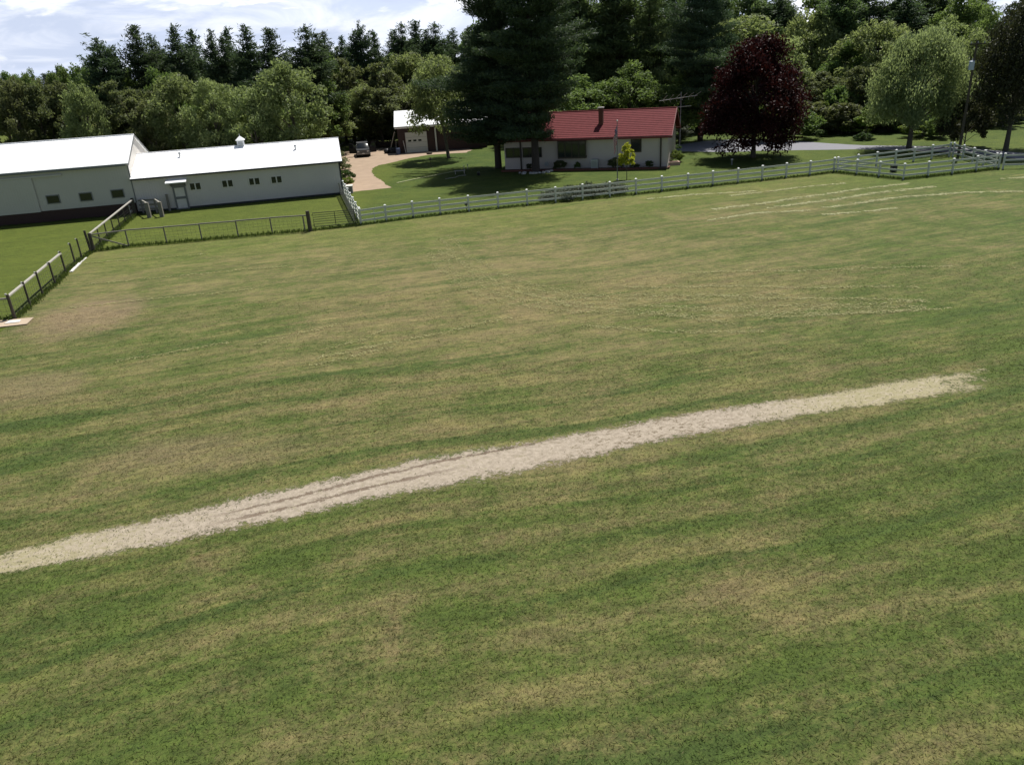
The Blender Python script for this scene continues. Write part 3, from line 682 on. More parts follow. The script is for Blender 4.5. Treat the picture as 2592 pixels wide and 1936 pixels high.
for (px, py, hh, lb, m) in ((1560, 345, 23, 'tall pine with thick bare trunk rising behind the red roof', L_PINEL), (1640, 340, 22, 'tall pine behind the red roof, trunk second from the chimney', L_PINEL), (1515, 338, 21, 'slender tall pine with its trunk in line with the chimney', L_PINEL), (1440, 345, 22, 'tall pine behind the red roof nearest the huge front pine', L_PINE), (1700, 335, 21, 'tall pine behind the right end of the red roof', L_PINEL)):
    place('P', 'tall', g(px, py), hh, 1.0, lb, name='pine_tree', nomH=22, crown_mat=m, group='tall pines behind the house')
PROTO['M', 'maple'] = deciduous('maple', 301, 12, 5.0, K=210, per=150, leaf=.30, droop=.6, zc=.50, hz=.50, trunk_r=.25, low=-.06, limbs=30, fork=.13, bumpy=.12, shape=1.7, top=.55)
p = g(1906, 399); place('M', 'maple', p, height(1906, 399, 96), 1.0, 'dark red maple standing alone on the lawn by the road', name='maple_tree', crown_mat=L_MAPLE, rz=.6)
PROTO['L', 'willow'] = deciduous('road_tree', 311, 12, 5.2, K=170, per=210, leaf=.25, droop=1.3, zc=.57, hz=.43, trunk_r=.27, limbs=30, fork=.2, bumpy=.2)
p = g(2300, 376); place('L', 'willow', p, height(2300, 376, 70), .93, 'big pale green tree on the grass beside the road', name='leafy_tree', rz=.2, crown_mat=L_PALE)
PROTO['L', 'yard'] = deciduous('yard_tree', 321, 11, 3.9, K=95, per=120, leaf=.28, droop=.9, zc=.60, hz=.40, trunk_r=.17, limbs=24, fork=.3, lean=-.09, bumpy=.3)
p = g(1136, 402); place('L', 'yard', p, height(1136, 402, 150), 1.15, 'pale green leaning tree in front of the red shed', name='leafy_tree', nomH=11, rz=0)
PROTO['B', 'edge'] = deciduous('edge_tree', 331, 14, 5.4, K=170, per=150, leaf=.30, droop=.5, zc=.58, hz=.42, trunk_r=.30, limbs=30, fork=.16, bumpy=.2, shape=2)
p = g(2545, 382); place('B', 'edge', p, 14.8, .76, 'big dark tree at the right edge beyond the white fence', name='shade_tree', nomH=14, rz=.9, crown_mat=L_DARK)
bush(g(2440, 372), 5.5, 4.5, 'tall dark shrub at the foot of the utility pole', m=L_DARK)
PROTO['Y', 'young'] = deciduous('young_tree', 341, 3.2, .88, K=60, per=60, leaf=.17, droop=.05, zc=.67, hz=.33, trunk_r=.04, limbs=12, fork=.3, bumpy=.2, top=.5)
p = g(1586.5, 456); r = place('Y', 'young', p, height(1586.5, 456, 368), .92, 'young yellow green tree by the flagpole in front of the house', name='young_tree', nomH=3.2, crown_mat=L_YELLOW)
for (px, py, yt, sx, lb) in ((2083, 338, 262, 1.0, 'young bright green tree at the wood edge right of the maple'), (2190, 350, 270, 1.5, 'young bright green tree left of the big roadside tree')):
    place('Y', 'young', g(px, py), height(px, py, yt), sx, lb, name='young_tree', nomH=3.2, crown_mat=L_SHRUBL)
for (px, py, h, wd, lb, m) in ((2080, 347, .9, 1.6, 'small round bush on the grass beyond the road', L_SHRUB), (2186, 356, 1.0, 1.8, 'small bush on the grass left of the big roadside tree', L_SHRUB), (2165, 340, 1.6, 4.0, 'light green weeds at the wood edge behind the road', L_SHRUBL), (2335, 348, 2.0, 5.0, 'light green thicket right of the big roadside tree', L_SHRUBL),
                               (2380, 352, 2.6, 3.0, 'dark bush beyond the road near the small sign', L_GREEN), (1725, 352, 2.2, 3.0, 'pale feathery shrub right of the red roof', L_JUNI)):
    bush(g(px, py), h, wd, lb, m=m)

# ------------------------------------------------------------------ barns
bA = g(351, 541); BAZ = R_(11.8); F1 = Fr(bA, BAZ); BL = 19.6
def gable_house(fr, root, u0, u1, dp, eave, ridge, over, ov_end, th, M_wall, M_roof, ribs=0, low=None, roof_name='roof'):
    """walls with gables and a two sided roof, returns the roof"""
    mb = MB(); h = dp/2
    w0 = low or 0
    fr.wall(mb, [(u0, 0, w0), (u1, 0, w0), (u1, 0, eave), (u0, 0, eave)]); fr.wall(mb, [(u1, dp, w0), (u0, dp, w0), (u0, dp, eave), (u1, dp, eave)])
    fr.wall(mb, [(u1, 0, w0), (u1, dp, w0), (u1, dp, eave), (u1, h, ridge-.02), (u1, 0, eave)], 'v'); fr.wall(mb, [(u0, dp, w0), (u0, 0, w0), (u0, 0, eave), (u0, h, ridge-.02), (u0, dp, eave)], 'v')
    mb.build('wall', M_wall, root)
    sl = (ridge-eave)/h; mb = MB()
    for sgn in (0, 1):
        v0, v1 = (-over, h) if sgn == 0 else (dp+over, h)
        z0, z1 = eave-over*sl+.04, ridge+.04
        vs = [fr.P(u0-ov_end[0], v0, z0), fr.P(u1+ov_end[1], v0, z0), fr.P(u1+ov_end[1], v1, z1), fr.P(u0-ov_end[0], v1, z1)]
        mb.prism(vs if sgn == 0 else vs[::-1], (0, 0, th))
        if ribs:
            u = u0-ov_end[0]+.05
            while u < u1+ov_end[1]:
                mb.beam(fr.P(u, v0, z0+th+.008), fr.P(u, v1, z1+th+.008), .03, .022); u += ribs
    return mb.build(roof_name, M_roof, root), mb
# long stable
root = thing('stable', 'long white roofed grey stable with four small window pairs', 'stable', F1.P(0, 0, 0))
roof, _ = gable_house(F1, root, 0, BL, 10.0, 3.27, 4.97, .32, (-.03, .25), .09, M_SIDE, M_ROOFW, .3)
mb = MB(); F1.box(mb, 0.02, BL+.28, 4.88, 5.12, 5.075, 5.13); mb.build('ridge_cap', M_ROOFW, roof)
mb = MB(); F1.box(mb, 0.02, BL+.25, -.345, -.318, 3.13, 3.27); F1.box(mb, BL-.13, BL+.02, -.022, -.002, .05, 3.25); F1.box(mb, BL+.255, BL+.275, -.34, -.30, 3.1, 3.3); mb.build('gutter', M_TRIMD, root)
mb = MB(); F1.box(mb, 0.0, BL+.01, -.03, -.003, -.02, .22); mb.build('base_board', M_TRIMD, root)
mb = MB(); a, b = F1.P(BL+.262, -.32, 3.12), F1.P(BL+.262, 5.0, 4.95); mb.beam(a, b, .03, .16); mb.build('gable_trim', M_TRIMD, root)
def u_of(px, py, fr=F1):
    d = pray(px, py); t = (fr.A-Vector(EYE)).dot(fr.V)/Vector(d).dot(fr.V); p = Vector(EYE)+Vector(d)*t
    return (p-fr.A).dot(fr.U), p.z
def u_roof(px, py, fr, eave, sl):     # point of the front roof slope under a pixel
    d = Vector(pray(px, py)); n = fr.V*(-sl)+Vector((0, 0, 1)); q = fr.P(0, 0, eave)
    t = (q-Vector(EYE)).dot(n)/d.dot(n); p = Vector(EYE)+d*t; r = p-fr.A
    return r.dot(fr.U), r.dot(fr.V), p.z
for (px, py) in ((494.6, 472), (576, 465), (644, 459.5), (700, 455)):
    u, wz = u_of(px, py); f = MB(); wdt, hh = .98, .60
    F1.box(f, u-wdt/2-.05, u+wdt/2+.05, -.045, -.004, wz-hh/2-.05, wz+hh/2+.05)
    fo = f.build('window', M_BOARD, root)
    for sg in (-1, 1):
        q = MB(); F1.box(q, u+sg*.265-.205, u+sg*.265+.205, -.055, -.047, wz-hh/2, wz+hh/2); q.build('pane', M_GLASS, fo)
# dutch door and little awning
uL, _ = u_of(449, 526); uR, _ = u_of(479, 524); dw = uR-uL
d = MB(); F1.box(d, uL-.06, uL+.10, -.08, -.004, 0, 2.55); F1.box(d, uR-.10, uR+.06, -.08, -.004, 0, 2.55)
F1.box(d, uL+.10, uR-.10, -.08, -.004, 1.02, 1.25); F1.box(d, uL+.10, uR-.10, -.08, -.004, 2.08, 2.28); F1.box(d, uL+.10, uR-.10, -.08, -.004, 0.02, .14); F1.box(d, uL+.10, uR-.10, -.07, -.004, 2.28, 2.54)
do = d.build('door', M_TRIMG, root)
d = MB(); F1.box(d, uL+.10, uR-.10, -.05, -.004, .14, 1.02); F1.box(d, uL+.10, uR-.10, -.05, -.004, 1.25, 2.08); d.build('panel', M_BOARD, do)
aw = MB(); aw.prism([F1.P(uL-.45, -.02, 2.86), F1.P(uR+.35, -.02, 2.86), F1.P(uR+.35, -.95, 2.62), F1.P(uL-.45, -.95, 2.62)], (0, 0, .08))
ao = aw.build('awning', M_ROOFW, root)
aw = MB()
for uu in (uL-.1, uR+.1): aw = MB(); aw.beam(F1.P(uu, -.07, 2.25), F1.P(uu, -.75, 2.64), .07, .07); aw.beam(F1.P(uu, -.055, 2.2), F1.P(uu, -.055, 2.84), .06, .07); aw.build('bracket', M_TRIMG, ao)
for (px, py) in ((456, 398), (748, 379)):
    u, v, z = u_roof(px, py, F1, 3.40, .34); q = MB()
    q.tube([F1.P(u, v, z-.15), F1.P(u, v, z+.28)], .065, 8); q.tube([F1.P(u, v, z+.30), F1.P(u, v, z+.44)], [.13, .11], 10); q.tube([F1.P(u, v, z-.02), F1.P(u, v, z+.05)], [.15, .075], 10); q.build('vent_pipe', M_STEEL, root, smooth=False)
u, wz = 0, 0; d0 = Vector(pray(611, 372)); t = (F1.P(0, 5.0, 0)-Vector(EYE)).dot(F1.V)/d0.dot(F1.V); u = (Vector(EYE)+d0*t-F1.A).dot(F1.U)
cu = MB(); F1.box(cu, u-.33, u+.33, 4.67, 5.33, 4.85, 5.60)
co = cu.build('cupola', M_ROOFW, root)
cu = MB(); b = [F1.P(u-.46, 4.54, 5.61), F1.P(u+.46, 4.54, 5.61), F1.P(u+.46, 5.46, 5.61), F1.P(u-.46, 5.46, 5.61)]; ap = F1.P(u, 5.0, 6.04)
cu.add(b+[ap], [(3, 2, 1, 0), (0, 1, 4), (1, 2, 4), (2, 3, 4), (3, 0, 4)]); cu.tube([ap, ap+Vector((0, 0, .18))], [.03, .01], 5); cu.build('cupola_roof', M_ROOFW, co)
cu = MB()
for j in range(5): F1.box(cu, u-.22, u+.22, 4.65, 4.668, 5.05+j*.10, 5.10+j*.10)
cu.build('louvre', M_STEEL, co)
mb = MB(); F1.box(mb, BL+.03, BL+.22, 3.6, 3.9, 3.9, 4.3); mb.build('gable_lamp', M_STEEL, root)
# big barn
root = thing('barn', 'big white roofed barn with dark maroon lower wall at the left edge', 'barn', F1.P(0, 0, 0))
roof, _ = gable_house(F1, root, -24, 0, 9.6, 4.75, 6.85, .30, (.3, .22), .09, M_SIDE3, M_ROOFW, .3, low=1.05)
mb = MB(); F1.box(mb, -24.2, .2, 4.68, 4.92, 6.95, 7.01); mb.build('ridge_cap', M_ROOFW, roof)
mb = MB(); F1.solid(mb, -24.02, .02, -.03, 9.63, -.05, 1.05); mb.build('wainscot', M_MAROON, root)
mb = MB(); F1.solid(mb, -.015, .012, 0.003, 9.597, 1.06, 4.75); F1.wall(mb, [(.012, 0, 4.75), (.012, 9.6, 4.75), (.012, 4.8, 6.83)], 'v'); mb.build('gable_wall', M_SIDE2, root)
mb = MB(); F1.box(mb, -24, .0, -.322, -.302, 4.52, 4.70); mb.beam(F1.P(.235, -.30, 4.62), F1.P(.235, 4.8, 6.86), .03, .18); mb.beam(F1.P(.235, 9.9, 4.62), F1.P(.235, 4.8, 6.86), .03, .18); mb.build('roof_trim', M_TRIMG, root)
mb = MB(); F1.box(mb, .015, .11, -.033, .05, 1.053, 4.7); mb.build('corner_trim', M_TRIMG, root)
for (px, py) in ((135, 505), (218, 498.5), (298, 490.5)):
    u, wz = u_of(px, py); f = MB(); F1.box(f, u-.58, u+.58, -.05, -.004, wz-.40, wz+.40); fo = f.build('window', M_TRIMG, root)
    q = MB(); F1.box(q, u-.50, u+.50, -.06, -.052, wz-.32, wz+.32); q.build('pane', M_GLASS, fo)
u1, _ = u_of(88, 480); mb = MB(); F1.solid(mb, u1-5.2, u1, -.13, -.05, 1.0, 4.1); so_ = mb.build('sliding_door', M_SIDE3, root, 'grey green sliding door hung in front of the wall')
mb = MB(); F1.box(mb, u1-10, u1+2.6, -.16, -.04, 4.11, 4.25); mb.build('door_track', M_SIDE3, so_)

# ------------------------------------------------------------------ shed
sA = g(1011, 389); F2 = Fr(sA, R_(4)); SL = 12.6
root = thing('shed', 'dark red shed with a white metal roof and white overhead door', 'shed', F2.P(0, 0, 0))
roof, _ = gable_house(F2, root, 0, SL, 8.8, 3.70, 5.35, .45, (.35, .35), .08, M_SHEDW, M_ROOFW, .3)
mb = MB(); F2.box(mb, -.3, SL+.3, -.50, -.455, 3.35, 3.55); mb.build('gutter', M_BOARD, root)
ud, _ = u_of(1030, 386, F2); ue, _ = u_of(1084, 383, F2)
mb = MB(); F2.box(mb, ud, ue, -.05, -.004, 0.02, 2.75); do = mb.build('door', M_WHITE, root, 'white overhead door with small dark panes')
for q in range(3):
    mb = MB(); F2.box(mb, ud+.35+q*.72, ud+.80+q*.72, -.058, -.052, 1.50, 1.75); mb.build('pane', M_GLASS, do)
mb = MB()
for z in (.69, 1.38, 2.07): F2.box(mb, ud+.03, ue-.03, -.056, -.0515, z-.012, z+.012)
mb.build('panel_seam', M_TRIMG, do)
mb = MB(); F2.box(mb, ud-.10, ud-.002, -.07, -.004, 0, 2.86); F2.box(mb, ue+.002, ue+.10, -.07, -.004, 0, 2.86); F2.box(mb, ud-.002, ue+.002, -.07, -.004, 2.752, 2.86); mb.build('door_frame', M_MAROON, root)
ux, _ = u_of(1106, 380, F2); mb = MB(); F2.box(mb, ux-.10, ux+.10, -.30, -.08, 0, 3.2); mb.build('post', M_WHITE, root)
# clutter by the shed
def at(px, py): return g(px, py)
b = MB(); p = g(1011, 391); p = p-Vector((.05, .55, 0)); b.tube([p, p+Vector((0, 0, .04)), p+Vector((0, 0, .45)), p+Vector((0, 0, .88)), p+Vector((0, 0, .9))], [.27, .29, .31, .29, .25], 14); solo(b, 'barrel', M_BLUEP, 'blue plastic barrel against the corner of the red shed', 'barrel', smooth=False)
b = MB(); b.beam(g(987, 386), Vector(F2.P(-.40, .9, 2.9)), .10, .10); solo(b, 'leaning_pole', M_RAIL, 'pale pole leaning on the left end of the shed', 'pole')
b = MB(); b.beam(g(1004, 390)-Vector((0, .3, 0)), F2.P(-.25, -.55, 1.9), .12, .04); solo(b, 'leaning_board', M_RAIL, 'grey board leaning at the shed corner behind the barrel', 'board')
b = MB(); b.beam(g(1028, 388)-Vector((0, .12, 0)), F2.P(ud-.35, -.06, 1.7), .14, .03); solo(b, 'plank', M_BOARD, 'short white plank leaning beside the overhead door', 'plank')
t_ = thing('tarp_bundle', 'dark tarp covered heap at the left foot of the shed', 'tarp heap', g(992, 388)); b = MB(); c = g(992, 388)
for q in range(5): b.blob(c+Vector((-.3+.35*q-.4, random.uniform(-.2, .4), .25)), (.45, .5, random.uniform(.4, .7)), 9, 6, .12)
b.build('tarp', M_BLACKP, t_, smooth=True); b = MB(); b.tube([c+Vector((-.6, -.1, .3)), c+Vector((.2, -.2, .75)), c+Vector((.9, -.1, .3))], .02, 5); b.build('rope', M_BLUEP, t_)
t_ = thing('brush_pile', 'tangled pile of dark branches behind the pickup', 'brush pile', g(966, 374)); b = MB(); c = g(966, 374); rb = random.Random(3)
for q in range(110):
    a = rb.uniform(0, 6.28); p = c+Vector((rb.uniform(-2.2, 2.2), rb.uniform(-.9, .9), rb.uniform(0, .7))); e = p+Vector((math.cos(a)*rb.uniform(.6, 1.5), math.sin(a)*.8, rb.uniform(-.2, .8)))
    b.tube([p, p.lerp(e, .5)+Vector((0, 0, rb.uniform(.05, .35))), e], [.05, .035, .012], 4, False)
b.build('branches', M_BRANCH, t_); b = MB()
for q in range(9): b.blob(c+Vector((rb.uniform(-2, 2), rb.uniform(-.6, .6), .2)), (.6, .5, .35), 7, 5, .25)
b.build('dead_leaves', M_BARK, t_)
b = MB(); p = g(1087, 391); b.blob(p+Vector((0, 0, .12)), (.42, .3, .2), 8, 5, .2); solo(b, 'boulder', M_BARK, 'dark round boulder at the edge of the dirt drive', 'boulder', smooth=True)
t_ = thing('post_feeder', 'thin dark bird feeder post on the lawn near the drive', 'bird feeder', g(1091, 424)); b = MB(); p = g(1091, 424); b.tube([p, p+Vector((0, 0, .85))], .035, 6); b.build('post', M_WOODD, t_)
b = MB(); b.box(p+Vector((0, 0, .93)), (.26, .26, .16)); b.add([p+Vector(q) for q in ((-.2, -.2, 1.02), (.2, -.2, 1.02), (.2, .2, 1.02), (-.2, .2, 1.02), (0, 0, 1.2))], [(3, 2, 1, 0), (0, 1, 4), (1, 2, 4), (2, 3, 4), (3, 0, 4)]); b.build('feeder_house', M_WOODD, t_)

# ------------------------------------------------------------------ house
hB = g(1689, 424.5); HAZ = R_(-18); HL = 18.1
F3 = Fr(hB-Vector((math.cos(HAZ), math.sin(HAZ), 0))*HL, HAZ)
root = thing('house', 'low cream house with a red tiled roof and dark framed windows', 'house', F3.P(0, 0, 0))
mb = MB(); dp, ev, rg = 8.4, 3.5, 5.6
for a in ([(0, 0, 0), (HL, 0, 0), (HL, 0, ev), (0, 0, ev)], [(HL, dp, 0), (0, dp, 0), (0, dp, ev), (HL, dp, ev)], [(HL, 0, 0), (HL, dp, 0), (HL, dp, ev), (HL, dp/2, rg-.02), (HL, 0, ev)], [(0, dp, 0), (0, 0, 0), (0, 0, ev), (0, dp/2, rg-.02), (0, dp, ev)]): F3.wall(mb, a)
mb.build('wall', M_STUCCO, root)
mb = MB(); sl = (rg-ev)/(dp/2); ov = .55; NC = 15
for side in (0, 1):
    for c in range(NC):     # lapped courses
        a0 = -ov+(dp/2+ov)*c/NC; a1 = -ov+(dp/2+ov)*(c+1)/NC+.04
        if c == NC-1: a1 = dp/2
        v0, v1 = (a0, a1) if side == 0 else (dp-a0, dp-a1)
        z0, z1 = ev+a0*sl+.14, ev+a1*sl+.105
        vs = [F3.P(-.5, v0, z0), F3.P(HL+.45, v0, z0), F3.P(HL+.45, v1, z1), F3.P(-.5, v1, z1)]
        mb.prism(vs if side == 0 else vs[::-1], (0, 0, -.05))
roof = mb.build('roof', M_ROOFR, root)
mb = MB(); mb.tube([F3.P(-.52, dp/2, rg+.10), F3.P(HL+.47, dp/2, rg+.10)], .10, 8); mb.build('ridge_tile', M_ROOFR, roof)
mb = MB()
for side in (0, 1):
    va, vb = (-ov-.03, dp/2) if side == 0 else (dp+ov+.03, dp/2)
    for u in (-.53, HL+.48): mb.beam(F3.P(u, va, ev-ov*sl-.02), F3.P(u, vb, rg+.02), .05, .26)
F3.box(mb, -.5, HL+.45, -ov-.10, -ov-.02, ev-ov*sl-.12, ev-ov*sl+.06); F3.box(mb, -.5, HL+.45, dp+ov+.02, dp+ov+.10, ev-ov*sl-.12, ev-ov*sl+.06)
mb.build('fascia', M_ROOFRD, root)
mb = MB(); F3.box(mb, -.45, HL+.4, -ov, -.004, ev-ov*sl-.10, ev-ov*sl-.06); mb.build('soffit', M_BOARD, root)
u, v, z = u_roof(1521.5, 314, F3, ev+.12, sl)
mb = MB(); F3.box(mb, u-.24, u+.24, v-.20, v+.35, z-.3, z+1.62); ch = mb.build('chimney', M_BRICK, roof)
mb = MB(); F3.box(mb, u-.30, u+.30, v-.26, v+.41, z+1.625, z+1.72); mb.build('chimney_cap', M_STONE, ch); 
def window(u0, u1, w0, w1, cols, name='window', rows=1):
    f = MB(); t = .09
    F3.box(f, u0, u1, -.07, -.004, w0, w0+t); F3.box(f, u0, u1, -.07, -.004, w1-t, w1)
    for q in range(cols+1): F3.box(f, u0+(u1-u0-t)*q/cols, u0+(u1-u0-t)*q/cols+t, -.068, -.004, w0+t, w1-t)
    fo = f.build(name, M_FRAMED, root)
    for q in range(cols):
        a = u0+(u1-u0-t)*q/cols+t; b_ = u0+(u1-u0-t)*(q+1)/cols
        p = MB(); F3.box(p, a, b_, -.03, -.005, w0+t, w1-t); p.build('pane', M_GLASS, fo)
def uw(px, py): return u_of(px, py, F3)
a, b2 = uw(1596.6, 386), uw(1624, 352); window(a[0], b2[0], a[1], b2[1], 1)
a, b2 = uw(1414, 398), uw(1485, 357); 
# projecting bay
mb = MB(); F3.box(mb, a[0], b2[0], -.42, -.36, a[1]-.14, a[1]+.03); F3.box(mb, a[0]+.02, b2[0]-.02, -.36, -.004, a[1]-.14, a[1]+.03); F3.box(mb, a[0], b2[0], -.42, -.004, b2[1]-.05, b2[1]+.10)
for q in range(5):
    uu = a[0]+(b2[0]-a[0]-.09)*q/4; F3.box(mb, uu, uu+.09, -.42, -.34, a[1]+.03, b2[1]-.05)
F3.box(mb, a[0], a[0]+.08, -.34, -.004, a[1]+.03, a[1]+.12); F3.box(mb, b2[0]-.08, b2[0], -.34, -.004, a[1]+.03, a[1]+.12)
bay = mb.build('bay_window', M_FRAMED, root)
mb = MB()
for q in range(4):
    uu = a[0]+(b2[0]-a[0]-.09)*q/4; F3.box(mb, uu+.09, uu+(b2[0]-a[0]-.09)/4, -.39, -.37, a[1]+.03, b2[1]-.05)
mb.build('pane', M_GLASS, bay)
a, b2 = uw(1281, 398), uw(1371, 372)
window(a[0], a[0]+(b2[0]-a[0])*.44, 1.35, 2.45, 2); window(a[0]+(b2[0]-a[0])*.47, b2[0], 1.35, 2.45, 3)
for px in (1320, 1672):
    u, _ = uw(px, 420); mb = MB(); F3.box(mb, u-.07, u+.07, -.14, -.004, .1, ev-.1)
    mb.beam(F3.P(u, -.07, ev-.12), F3.P(u, -ov-.03, ev-ov*sl-.12), .11, .11); mb.build('downspout', M_FRAMED, root)
u, wz = uw(1384, 415); mb = MB(); mb.tube([F3.P(u, -.03, wz-.02), F3.P(u, -.16, wz-.02)], [.24, .24], 14); mb.tube([F3.P(u, -.17, wz-.02), F3.P(u, -.19, wz-.02)], [.11, .11], 12); mb.build('hose_reel', M_STEEL, root)
# bed along the front wall
t_ = thing('flower_bed', 'low brick edged bed along the foot of the house front', 'flower bed', F3.P(HL/2, -.6, 0)); mb = MB()
for q in range(58): F3.box(mb, -.1+q*.3, -.1+q*.3+.285, -1.25, -1.10, -.02, .20+.012*(q % 3))
F3.box(mb, HL+.17, HL+.32, -1.255, -1.10, -.02, .215); mb.build('brick_edging', M_BRICK, t_); mb = MB(); F3.box(mb, HL+.17, HL+.32, -1.097, -.05, -.02, .21); mb.build('end_edging', M_BRICK, t_)
mb = MB(); F3.box(mb, -.1, HL+.165, -1.095, -.06, -.02, .12); mb.build('soil', simple('bed_soil', (.07, .045, .035), .95, .3, 8), t_)
def onbed(px): u, _ = uw(px, 420); return F3.P(u, -.62, .12)
for (px, h, wd, m, lb) in ((1420, 1.0, 1.5, L_DULL, 'dark rounded shrub under the bay window'), (1464, .8, .7, L_SHRUB, 'small leafy plant right of the bay window'), (1560, 1.15, 1.6, L_DULL, 'dark rounded shrub behind the flagpole'),
                           (1646, .75, .9, L_SHRUB, 'small dark plant below the right window'), (1345, .7, .8, L_DULL, 'dark low plant behind the huge pine trunk'), (1610, .5, .9, L_DULL, 'low dark plant behind the young yellow tree')):
    r = bush(onbed(px), h, wd, lb, 'shrub', m=m, name='shrub'); r.location.z = .11
t_ = thing('utility_box', 'grey metal utility box standing against the house front', 'utility box', onbed(1508)); p = onbed(1508); mb = MB()
mb.box(p+Vector((0, 0, .46)), (.74, .5, .92), HAZ); bo = mb.build('cabinet', M_STEEL, t_); mb = MB(); mb.box(p+Vector((0, 0, .945)), (.80, .56, .05), HAZ); mb.build('lid', M_STEEL, t_)
mb = MB()
for q in range(6): mb.box(p+F3.V*(-.258)+Vector((0, 0, .2+q*.11)), (.6, .012, .04), HAZ)
mb.build('grille', M_TRIMG, t_)
# planter and bushes at the right end
pl = g(1703, 418); t_ = thing('brick_planter', 'pale brick planter at the right end of the house', 'planter', pl); mb = MB()
for a0, b0, c0, d0 in ((-.6, .7, -.5, -.35), (-.6, .7, .35, .5), (-.6, -.45, -.345, .345), (.55, .7, -.345, .345)): mb.box(pl+Vector(((a0+b0)/2, (c0+d0)/2, .18)), (b0-a0, d0-c0, .36))
mb.build('brick_wall', simple('pale_brick', (.40, .27, .22), .9, .25, 9), t_); mb = MB(); mb.box(pl+Vector((.05, 0, .14)), (.99, .68, .26)); mb.build('soil', M_BARK, t_)
bush(g(1708, 395), 1.35, 1.75, 'rounded dark green bush, upper of two right of the house', m=L_SHRUB); bush(g(1711, 410), 1.3, 1.7, 'rounded yellow green bush, lower of two right of the house', m=L_SHRUBL); bush(g(1693, 416), 1.2, 1.0, 'dark bush in the planter against the house end', m=L_DULL)
# flagpole and flag
fp = g(1562.7, 456.5); FH = height(1562.7, 456.5, 308)
t_ = thing('flagpole', 'slim dark flagpole on the lawn in front of the house', 'flagpole', fp); mb = MB(); mb.tube([fp, fp+Vector((0, 0, FH*.5)), fp+Vector((0, 0, FH))], [.05, .042, .03], 8); mb.build('pole', M_TRIMG, t_)
mb = MB(); mb.blob(fp+Vector((0, 0, FH+.07)), (.08, .08, .08), 10, 6, 0); mb.build('finial', M_BOARD, t_, smooth=True); mb = MB(); mb.tube([fp-Vector((0, 0, .02)), fp+Vector((0, 0, .12))], [.14, .10], 10); mb.build('base_collar', M_STONE, t_)
m, kk = mat('flag_cloth'); uv = kk.n('ShaderNodeUVMap', uv_map='UVMap').outputs[0]; sv = kk.n('ShaderNodeSeparateXYZ', {0: uv}); u_, v_ = sv.outputs[0], sv.outputs[1]
stp = kk.m('LESS_THAN', kk.m('FRACT', kk.m('MULTIPLY', v_, 6.5)), .5)
c = kk.mix(stp, (.72, .72, .70), (.42, .03, .045)); can = kk.m('MULTIPLY', kk.m('LESS_THAN', u_, .40), kk.m('GREATER_THAN', v_, .4615))
sx = kk.m('SUBTRACT', kk.m('FRACT', kk.m('MULTIPLY', u_, 15.0)), .5); sy = kk.m('SUBTRACT', kk.m('FRACT', kk.m('MULTIPLY', kk.m('SUBTRACT', v_, .4615), 9.3)), .5)
star = kk.m('LESS_THAN', kk.m('ADD', kk.m('MULTIPLY', sx, sx), kk.m('MULTIPLY', sy, sy)), .07)
c = kk.mix(can, c, kk.mix(star, (.035, .045, .14), (.75, .75, .75)))
p = kk.n('ShaderNodeBsdfPrincipled', {'Base Color': c, 'Roughness': .8}).outputs[0]; finish(m, kk, p)
mb = MB(); NU, NV = 26, 16; fh, fw_ = 1.35, 2.3; ztop = FH-.35; grid = []
for i in range(NU+1):           # limp: each strip further from the hoist hangs lower and folds
    uu = i/NU
    for j in range(NV+1):
        vv = j/NV; zz_ = ztop-(1-vv)*fh-uu*fw_*.62*(.75+.25*uu)
        x = -.05-uu*.34*(.6+.4*vv)-.06*math.sin(uu*15+vv*2); yv = .085*math.sin(uu*19+vv*1.5)*min(1, uu*4)
        grid.append(fp+Vector((x, yv, zz_)))
for i in range(NU):
    for j in range(NV):
        ids = [grid[i*(NV+1)+j], grid[(i+1)*(NV+1)+j], grid[(i+1)*(NV+1)+j+1], grid[i*(NV+1)+j+1]]
        mb.add(ids, [(0, 1, 2, 3)], [[(i/NU, j/NV), ((i+1)/NU, j/NV), ((i+1)/NU, (j+1)/NV), (i/NU, (j+1)/NV)]])
solo(mb, 'flag', m, 'red white and blue striped flag hanging limp on the flagpole', 'flag', smooth=True)
# stones round the pine
rs = random.Random(8); pp = g(1357, 437)
for q in range(13):
    a = math.pi+math.pi*q/12+rs.uniform(-.1, .1); rr_ = 1.15+rs.uniform(-.1, .35); b = MB(); b.blob(pp+Vector((math.cos(a)*rr_*1.2, math.sin(a)*rr_*.8, .07)), (rs.uniform(.14, .3), rs.uniform(.12, .2), rs.uniform(.1, .17)), 8, 5, .2, rs)
    solo(b, 'stone', M_STONE, 'pale stone in the ring at the foot of the huge pine', 'stone', 'stones around the pine', True)
# antenna behind the house
ap_ = at_depth(1722, 318, 97); ah = at_depth(1722, 243, 97).z; ap_.z = 0
t_ = thing('antenna', 'pale rooftop style television antenna on a mast behind the red roof', 'antenna', ap_); mb = MB(); mb.tube([ap_, ap_+Vector((0, 0, ah+.4))], .035, 6); mb.build('mast', M_STEEL, t_)
mb = MB(); c0 = ap_+Vector((0, 0, ah-.2)); mb.tube([c0+Vector((-2.6, .2, -.25)), c0+Vector((1.9, -.2, .15))], .035, 6); mb.build('boom', M_BOARD, t_)
mb = MB()
for q, ln in enumerate((1.5, 1.2, 1.0, .85, .7, .6)):
    e = c0+Vector((1.6-.75*q, -.17+.07*q, .12-.06*q)); mb.tube([e+Vector((.35, -ln, .5)), e, e+Vector((.35, ln, -.4))], .018, 5)
mb.tube([c0+Vector((-3.2, .3, -1.15)), c0+Vector((1.2, -.2, -1.0))], .03, 5); mb.build('element', M_BOARD, t_)

